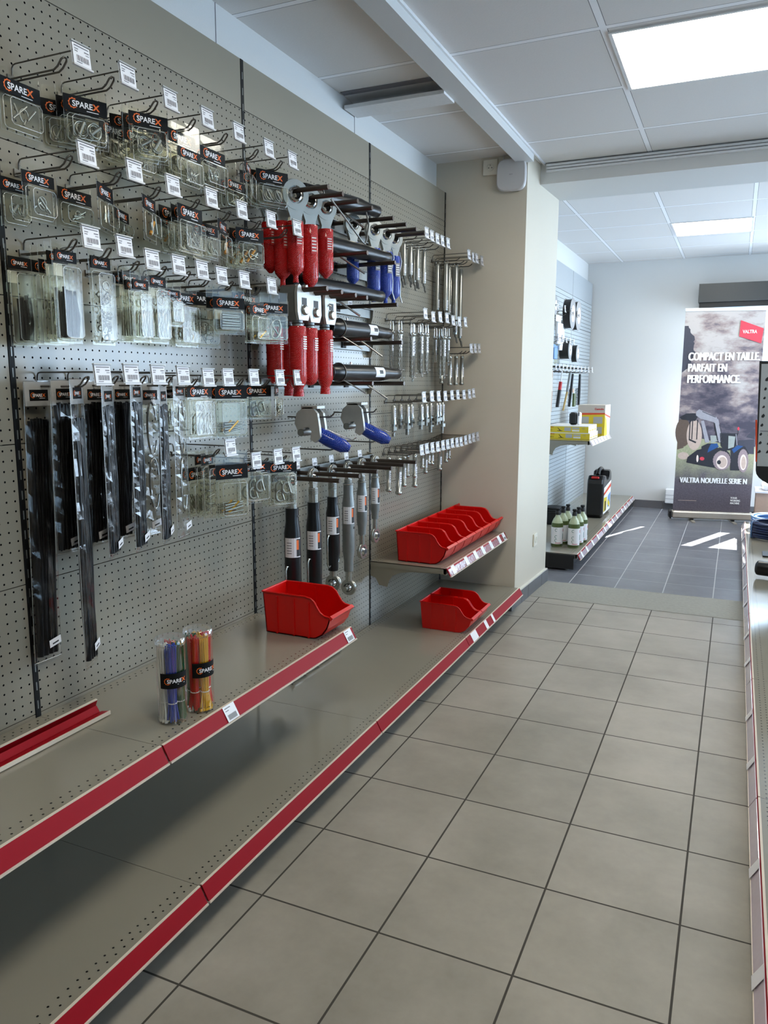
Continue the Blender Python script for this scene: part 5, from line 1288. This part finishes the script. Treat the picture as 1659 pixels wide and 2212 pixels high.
def bottle(x, y, label, rz):
    t = thing('detergent_bottle', (x, y, .1235), label, 'bottle', 'green bottles on the far base shelf', rz)
    m = MB(); m.lathe((0, 0, 0), (0, 0, 1), [(.038, 0), (.042, .004), (.042, .165), (.040, .178), (.030, .205), (.016, .226), (.014, .240)], 'bottle_plastic', 24); m.build('bottle_body', t)
    m = MB(); m.lathe((0, 0, 0), (0, 0, 1), [(.0385, .001), (.0425, .005), (.0425, .166), (.0405, .1785)], 'liquid_green', 24)
    m.build('green_liquid', t)
    m = MB(); m.lathe((0, 0, 0), (0, 0, 1), [(.017, .238), (.017, .262), (.012, .264), (.012, .272), (.017, .274), (.015, .286)], 'rubber_black', 16); m.build('cap', t)
    m = MB(); q = .0432; A = [-2.0 + k * 4.0 / 16 for k in range(17)]
    m.add([(q * math.cos(a), q * math.sin(a), .024) for a in A] + [(q * math.cos(a), q * math.sin(a), .148) for a in A], [(k, k + 1, k + 18, k + 17) for k in range(16)], 'paper_white'); m.build('bottle_label', t)
    m = MB()
    for z in (.05, .078, .128):
        a0 = -.75; vs = []
        for k in range(13):
            b = .9 + k * 4.2 / 12
            for r in (.008, .011): vs.append(((q + .0006) * math.cos(a0 + r * math.cos(b) / q), (q + .0006) * math.sin(a0 + r * math.cos(b) / q), z + r * math.sin(b)))
        m.add(vs, [(2 * k, 2 * k + 2, 2 * k + 3, 2 * k + 1) for k in range(12)], 'label_teal')
    for z0, z1, a0, a1, c in ((.030, .034, -.9, .1, 'ink_red'), (.115, .135, .55, .85, 'ink_red'), (.06, .10, .55, .75, 'label_teal')):
        A = [a0 + (a1 - a0) * k / 5 for k in range(6)]
        m.add([((q + .0006) * math.cos(a), (q + .0006) * math.sin(a), z0) for a in A] + [((q + .0006) * math.cos(a), (q + .0006) * math.sin(a), z1) for a in A], [(k, k + 1, k + 7, k + 6) for k in range(5)], c)
    m.build('label_print', t)
for x, y, l in ((.458, 4.285, 'green liquid bottle, front one of the left file'), (.476, 4.395, 'green liquid bottle, middle one of the left file'), (.490, 4.500, 'green liquid bottle, rear one of the left file'), (.580, 4.290, 'green liquid bottle, front one of the right file by the shelf edge'), (.589, 4.400, 'green liquid bottle, middle one of the right file'), (.598, 4.510, 'green liquid bottle, rear one of the right file')):
    bottle(x, y, l, -.75)
t = thing('bucket_stack', (.235, 5.20, .1235), 'stack of small black tubs at the back of the far base shelf', 'stack of tubs')
m = MB(); m.lathe((0, 0, 0), (0, 0, 1), [(.060, 0), (.070, .09), (.072, .10)], 'matte_black', 26); m.build('lower_tub', t)
for k in range(3):
    m = MB(); m.lathe((0, 0, 0), (0, 0, 1), [(.074, .10 + k * .018), (.079, .103 + k * .018), (.079, .112 + k * .018), (.074, .116 + k * .018)], 'rubber_black', 26); m.build('tub_rim', t)

# ------------------------------------------------------------------ back wall
t = thing('shutter_box', (1.19, 7.268, 2.10), 'long dark grey shutter box above the window, behind the banner', 'shutter box')
m = MB(); m.box(0, 2.7, -.27, 0, .0, .175, 'shutter_grey'); m.build('box_cover', t)
m = MB(); m.box(.01, 2.7, -.25, 0, -.05, 0, 'matte_black'); m.build('shutter_slot', t)
t = thing('wall_heater', (.985, 7.27, .070), 'low white wall heater beside the banner foot', 'heater')
m = MB(); m.rbox(0, .60, -.09, -.004, 0, .155, 'frame_white', .008); m.build('heater_case', t)
m = MB()
for z in (.05, .09): m.box(.004, .596, -.0915, -.088, z, z + .003, 'ink_grey')
m.build('air_slot', t)

# ------------------------------------------------------------------ roll-up banner
def banner():
    A, B = Vector((1.105, 6.62, 0)), Vector((1.792, 6.76, 0)); U = (B - A).normalized(); W = (B - A).length; Nn = Vector((U.y, -U.x, 0))
    rz = math.atan2(U.y, U.x)
    t = thing('rollup_banner', A, 'tall roll-up banner with a tractor picture standing in the far room', 'banner', None, rz)
    # local frame: x along the banner, -y towards the viewer
    c = MB(); c.rbox(-.012, W + .03, -.055, .055, .022, .092, 'anodised', .012); c.build('cassette', t)
    c = MB(); c.rbox(-.036, -.010, -.060, .060, .016, .098, 'matte_black', .012); c.rbox(W + .028, W + .05, -.060, .060, .016, .098, 'matte_black', .012); c.build('cassette_cap', t)
    for x in (.16, W - .17):
        f = MB(); f.box(x, x + .03, -.17, .12, .0, .010, 'anodised'); f.box(x + .003, x + .027, -.06, .05, .010, .022, 'matte_black'); f.build('foot', t)
    p = MB(); p.cyl((W / 2, .03, .05), (W / 2, .03, 2.0), .010, 'anodised', 12); p.build('support_pole', t)
    b = MB(); b.rbox(-.006, W + .006, -.012, .012, 1.985, 2.015, 'frame_white', .004); b.build('top_bar', t)
    x0, x1, z0, z1 = 0.0, W, .092, 1.986; H = z1 - z0
    g = MB()
    def face(pts, mat, d): g.add([(x0 + u * W, -.0012 - d * .0004, z0 + v * H) for u, v in pts], [tuple(range(len(pts)))], mat)
    g.box(x0, x1, -.0008, .0008, z0, z1, 'router_white')
    face([(0, 0), (1, 0), (1, 1), (0, 1)], 'print_sky', 0)
    def q(px, py):            # picture proportions of the printed artwork
        yy = (1107 - (840 + py / 7.374)) / 436.0; left = 228 - .041 * py; right = 1497 - .055 * py
        return ((px - left) / (right - left), yy)
    def F(l, mat, d): face([q(*p) for p in l], mat, d)
    def disc(cx, cy, rx, ry, mat, d, n=26, teeth=0):
        l = []
        for k in range(n):
            a = 2 * PI * k / n; s = 1 + (teeth if k % 2 else 0); l.append((cx + rx * s * math.cos(a), cy + ry * s * math.sin(a)))
        F(l, mat, d)
    def line(a, b, w, mat, d):
        a, b = Vector(a), Vector(b); n = (b - a).normalized(); n = Vector((-n.y, n.x)) * w / 2
        F([tuple(a + n), tuple(b + n), tuple(b - n), tuple(a - n)], mat, d)
    face([(0, .0), (1, .0), (1, .335), (.78, .335), (.5, .355), (.25, .378), (0, .392)], 'print_grass', 1)
    F([(235, -320), (280, -300), (330, -180), (420, -120), (470, -50), (440, 30), (380, 10), (330, 80), (290, 40), (235, 120)], 'print_tree', 1) if False else None
    F([(1300, 740), (1340, 690), (1400, 650), (1440, 640), (1440, 770)], 'print_tree', 1)
    rn = random.Random(4); l = [(0, .93)]
    for k in range(26):
        v = .93 - k * .0085; l.append((.06 + .085 * math.sin(PI * k / 26) + rn.uniform(-.02, .02), v))
    l.append((0, .70)); face(l, 'print_tree', 1)
    F([(1180, 790), (1430, 770), (1430, 1010), (1180, 1000)], 'print_tree', 2)
    disc(290, 680, 130, 230, 'print_bale', 2); F([(215, 470), (300, 455), (300, 930), (195, 960)], 'print_bale', 3)
    disc(470, 720, 125, 245, 'print_bale_light', 3); disc(300, 1060, 90, 60, 'print_bale_light', 2)
    for xx in (400, 440, 520): line((xx, 470), (xx - 10, 790), 16, 'print_dark', 4)
    line((385, 790), (500, 840), 26, 'print_dark', 4)
    F([(225, 430), (330, 370), (480, 365), (520, 420), (480, 490), (260, 470)], 'print_dark', 5)
    F([(490, 340), (540, 300), (820, 420), (850, 480), (800, 510), (560, 450), (490, 400)], 'print_steel', 6); F([(780, 480), (850, 450), (940, 830), (870, 830)], 'print_steel', 7)
    F([(570, 490), (620, 480), (720, 830), (650, 840)], 'print_steel', 6); line((590, 335), (810, 425), 10, 'print_dark', 8); line((870, 540), (940, 820), 10, 'print_dark', 8); line((790, 520), (850, 800), 18, 'print_dark', 8)
    F([(350, 1170), (370, 1080), (520, 960), (600, 940), (860, 950), (860, 1250), (700, 1230)], 'print_dark', 6)
    F([(590, 900), (690, 850), (850, 850), (860, 960), (600, 990)], 'print_dark', 7); F([(740, 860), (840, 845), (870, 900), (760, 960), (690, 1000), (700, 950)], 'print_blue', 8)
    F([(880, 680), (1170, 680), (1160, 720), (1130, 950), (960, 960), (900, 880)], 'print_dark', 7); F([(1020, 720), (1130, 730), (1110, 900), (1020, 930)], 'print_glass', 8); F([(730, 720), (860, 720), (870, 800), (740, 850)], 'print_glass', 5)
    line((1140, 690), (1160, 870), 12, 'print_steel', 9); disc(1176, 603, 18, 28, 'print_red', 9, 12); line((1176, 620), (1170, 690), 8, 'print_dark', 8)
    F([(1060, 960), (1180, 870), (1290, 890), (1350, 1000), (1200, 1280), (1060, 1280)], 'print_dark', 8); F([(1080, 940), (1170, 870), (1260, 885), (1180, 940), (1110, 1000)], 'print_blue', 9)
    F([(800, 960), (880, 910), (970, 930), (1040, 1000), (1075, 1100), (1030, 1100), (980, 1000), (900, 960), (820, 1000)], 'print_dark', 10)
    disc(922, 1125, 138, 152, 'print_tyre', 11, 44, .05); disc(925, 1148, 90, 112, 'print_hub', 12); disc(935, 1150, 66, 86, 'print_bale_light', 13); disc(878, 1152, 32, 34, 'print_dark', 14)
    disc(1262, 1120, 82, 185, 'print_tyre', 11, 44, .05); disc(1265, 1145, 52, 128, 'print_hub', 12); disc(1268, 1150, 36, 100, 'print_bale_light', 13)
    disc(605, 1100, 38, 30, 'print_red', 9, 14); disc(530, 1100, 18, 60, 'print_hub', 9, 16)
    g.build('printed_sheet', t)
    # lettering
    X = Vector((1, 0, 0)); Zv = Vector((0, 0, 1)); Y = -.009
    def T(txt, u, v, h, w, bold, slant=0.0):
        W0 = max(p[0] for p in text_geo(txt, 0.0)[0]) * h / .70
        s = MB()
        for q in range(4 if bold else 1):      # heavy letters: the strokes are thickened sideways
            s.text(txt, (x0 + u * W + q * h * .045, Y - q * .0001, z0 + v * H), X, Zv + X * slant, h, 'print_white', w * W / W0, 0.0)
        s.build('slogan_line', t)
    T('COMPACT EN TAILLE.', .066, .761, .075, .89, .018); T('PARFAIT EN', .068, .706, .075, .49, .018); T('PERFORMANCE.', .068, .650, .077, .67, .018)
    T('VALTRA NOUVELLE SERIE N', .062, .146, .052, .86, .002)
    T('YOUR', .735, .069, .019, .085, .02); T('WORKING', .735, .0555, .019, .125, .02); T('MACHINE', .735, .042, .019, .118, .02)
    s = MB(); s.add([(x0 + .06 * W, Y, z0 + .052 * H), (x0 + .30 * W, Y, z0 + .052 * H), (x0 + .30 * W, Y, z0 + .0545 * H), (x0 + .06 * W, Y, z0 + .0545 * H)], [(0, 1, 2, 3)], 'print_bale_light')
    s.build('fine_print', t)
    r = MB(); r.add([(x0 + u * W, -.0085, z0 + v * H) for u, v in ((.698, .954), (.984, .914), (.968, .842), (.690, .877))], [(0, 1, 2, 3)], 'print_red')
    txt = 'VALTRA'; W0 = max(p[0] for p in text_geo(txt, .0)[0]) * .030 / .70
    r.text(txt, (x0 + .73 * W, -.009, z0 + .8915 * H), X, Zv, .030, 'print_white', .175 * W / W0, .02); r.build('red_flag', t)
banner()

# ------------------------------------------------------------------ right-hand shelving
t0 = []
for k in range(-1, 6):
    lab = ['low shelf along the right edge, behind the viewpoint', 'low shelf along the right edge, nearest in view', 'low shelf along the right edge, second from the viewer', 'low shelf along the right edge, third from the viewer', 'low shelf along the right edge with the black cylinder', 'low shelf along the right edge below the display board', 'far low shelf on the right carrying the hose coils'][k + 1]
    s = shelf(k * BAY, BAY, .120, .500, 'grey perforated ' + lab, 'tray_deep', brackets=False, base=True, group='low shelves on the right of the aisle')
    s.rotation_euler = (0, 0, PI); s.location = (2.245, (k + 1) * BAY, .120)
    c = MB(); c.prism([(.5065, -.004), (.509, -.0035), (.5255, -.0355), (.523, -.036)], .003, BAY - .003, 'clear_rail', 'y'); c.build('clear_cover', s)
    for y in (.35, .75): rail_label(s, .504, 0, y, .045, False)
    t = thing('gondola_panel', (2.262, k * BAY, 0), 'grey back panel of the right shelving, ' + ORD[k + 1] + ' from behind the viewpoint', 'shelving back panel', 'back panels of the right shelving')
    m = MB(); m.box(-.014, 0, .004, BAY - .004, .12, .60, 'perforated_steel'); m.build('perforated_panel', t); m = MB(); m.box(-.02, .0, -.004, .004, 0, .60, 'upright_black'); m.build('upright_post', t)
t = thing('black_cylinder', (1.835, 3.90, .1215), 'black padded cylinder lying across the low right shelf', 'cylinder')
m = MB(); m.M = Matrix.Translation((0, 0, .058)) @ Matrix.Rotation(math.radians(-12), 4, 'Z'); m.lathe((-.052, 0, 0), (1, 0, 0), [(.030, 0), (.043, .008), (.046, .02), (.046, .36), (.03, .375)], 'black_satin', 24); m.build('cylinder_body', t)
m = MB(); m.box(.03, .05, -.04, .04, 0, .02, 'matte_black'); m.box(.20, .22, -.04, .04, 0, .02, 'matte_black'); m.cyl((.05, 0, .0), (.05, 0, .02), .02, 'matte_black', 12); m.build('saddle', t)
def coil(x, y, z, R, turns, layers, r, label, band=True, mat='hose_blue'):
    t = thing('hose_coil', (x, y, z), label, 'hose coil', 'coils of hose on the right shelf')
    m = MB(); rnd = random.Random(int(R * 1000))
    for k in range(layers):
        for j in range(turns): m.torus((rnd.uniform(-.004, .004), rnd.uniform(-.004, .004), r + k * 2 * r), (rnd.uniform(-.03, .03), rnd.uniform(-.03, .03), 1), R - j * 2 * r, r * .98, mat, 40, 8)
    m.build('hose', t)
    if band:
        for a in (PI * 1.12, PI * 1.6):
            b = MB(); c = Vector((math.cos(a), math.sin(a), 0)); o = Vector((-c.y, c.x, 0)); ri, ro, h = R - (turns - .4) * 2 * r, R + r * 1.3, layers * 2 * r + .003
            P = [c * ri + Vector((0, 0, .001)), c * ro + Vector((0, 0, .001)), c * ro + Vector((0, 0, h)), c * ri + Vector((0, 0, h))]
            b.tube(P, .005, 'pale_blue', 5, closed=True); b.build('tie_band', t)
coil(1.935, 5.30, .1275, .155, 2, 6, .0105, 'dark blue hose coil, nearer of the two on the far right shelf')
coil(1.96, 5.72, .1275, .17, 2, 5, .0105, 'blue and white hose coil behind the nearer one', False, 'pale_blue')
t = thing('display_board', (1.735, 4.60, .1215), 'dark display board with printed pages of small black pictures at the right edge', 'display board')
m = MB(); P = [(.022, .60)] + [(.022 + .30 * (1 - math.cos(a)), .60 - .13 * math.sin(a)) for a in [k * PI / 2 / 8 for k in range(1, 9)]] + [(.42, .47), (.42, 1.35), (-.010, 1.35)]
m.prism(P, 0, .012, 'matte_black', 'y'); m.build('board', t)
m = MB(); m.add([(.004, -.001, 1.33), (.028, -.001, .63), (.42, -.001, .63), (.42, -.001, 1.33)], [(0, 1, 2, 3)], 'film_grey')
m.add([(-.006, -.0015, .95), (.006, -.0015, .95), (.026, -.0015, .66), (.016, -.0015, .66)], [(0, 1, 2, 3)], 'box_orange'); rnd = random.Random(5)
for r in range(9):
    for c in range(7):
        x, z = .035 + c * .052 + (9 - r) * -.0012, .72 + r * .062; w = rnd.uniform(.010, .016)
        m.add([(x, -.002, z), (x + w, -.002, z + rnd.uniform(-.004, .004)), (x + w * 1.6, -.002, z + w * .8), (x + w, -.002, z + w * 1.8), (x + .2 * w, -.002, z + w)], [(0, 1, 2, 3, 4)], 'ink_black')
m.add([(.03, -.002, .80 + .07), (.42, -.002, .80 + .07), (.42, -.002, .805 + .072), (.03, -.002, .805 + .072)], [(0, 1, 2, 3)], 'ink_grey'); m.build('printed_pages', t)
m = MB(); m.box(.20, .225, .013, .035, 0, 1.2, 'matte_black'); m.box(.11, .31, -.05, .12, 0, .008, 'matte_black'); m.build('stand', t)
t = thing('parts_carton', (1.82, 6.20, 0), 'pale cardboard carton on the floor behind the hose coils', 'carton')
m = MB(); m.box(0, .45, 0, .35, 0, .36, 'carton'); m.build('carton_body', t); m = MB(); m.box(-.01, .46, -.01, .36, .36, .375, 'paper_white'); m.build('lid', t)
t = thing('paper_bundle', (1.86, 6.24, .376), 'white paper bundle with orange print lying on the pale carton', 'papers')
m = MB(); m.rbox(0, .36, 0, .26, 0, .07, 'paper_white', .02); m.build('paper_stack', t); m = MB(); m.box(.05, .2, -.001, .0005, .025, .045, 'box_orange'); m.build('printed_label', t)
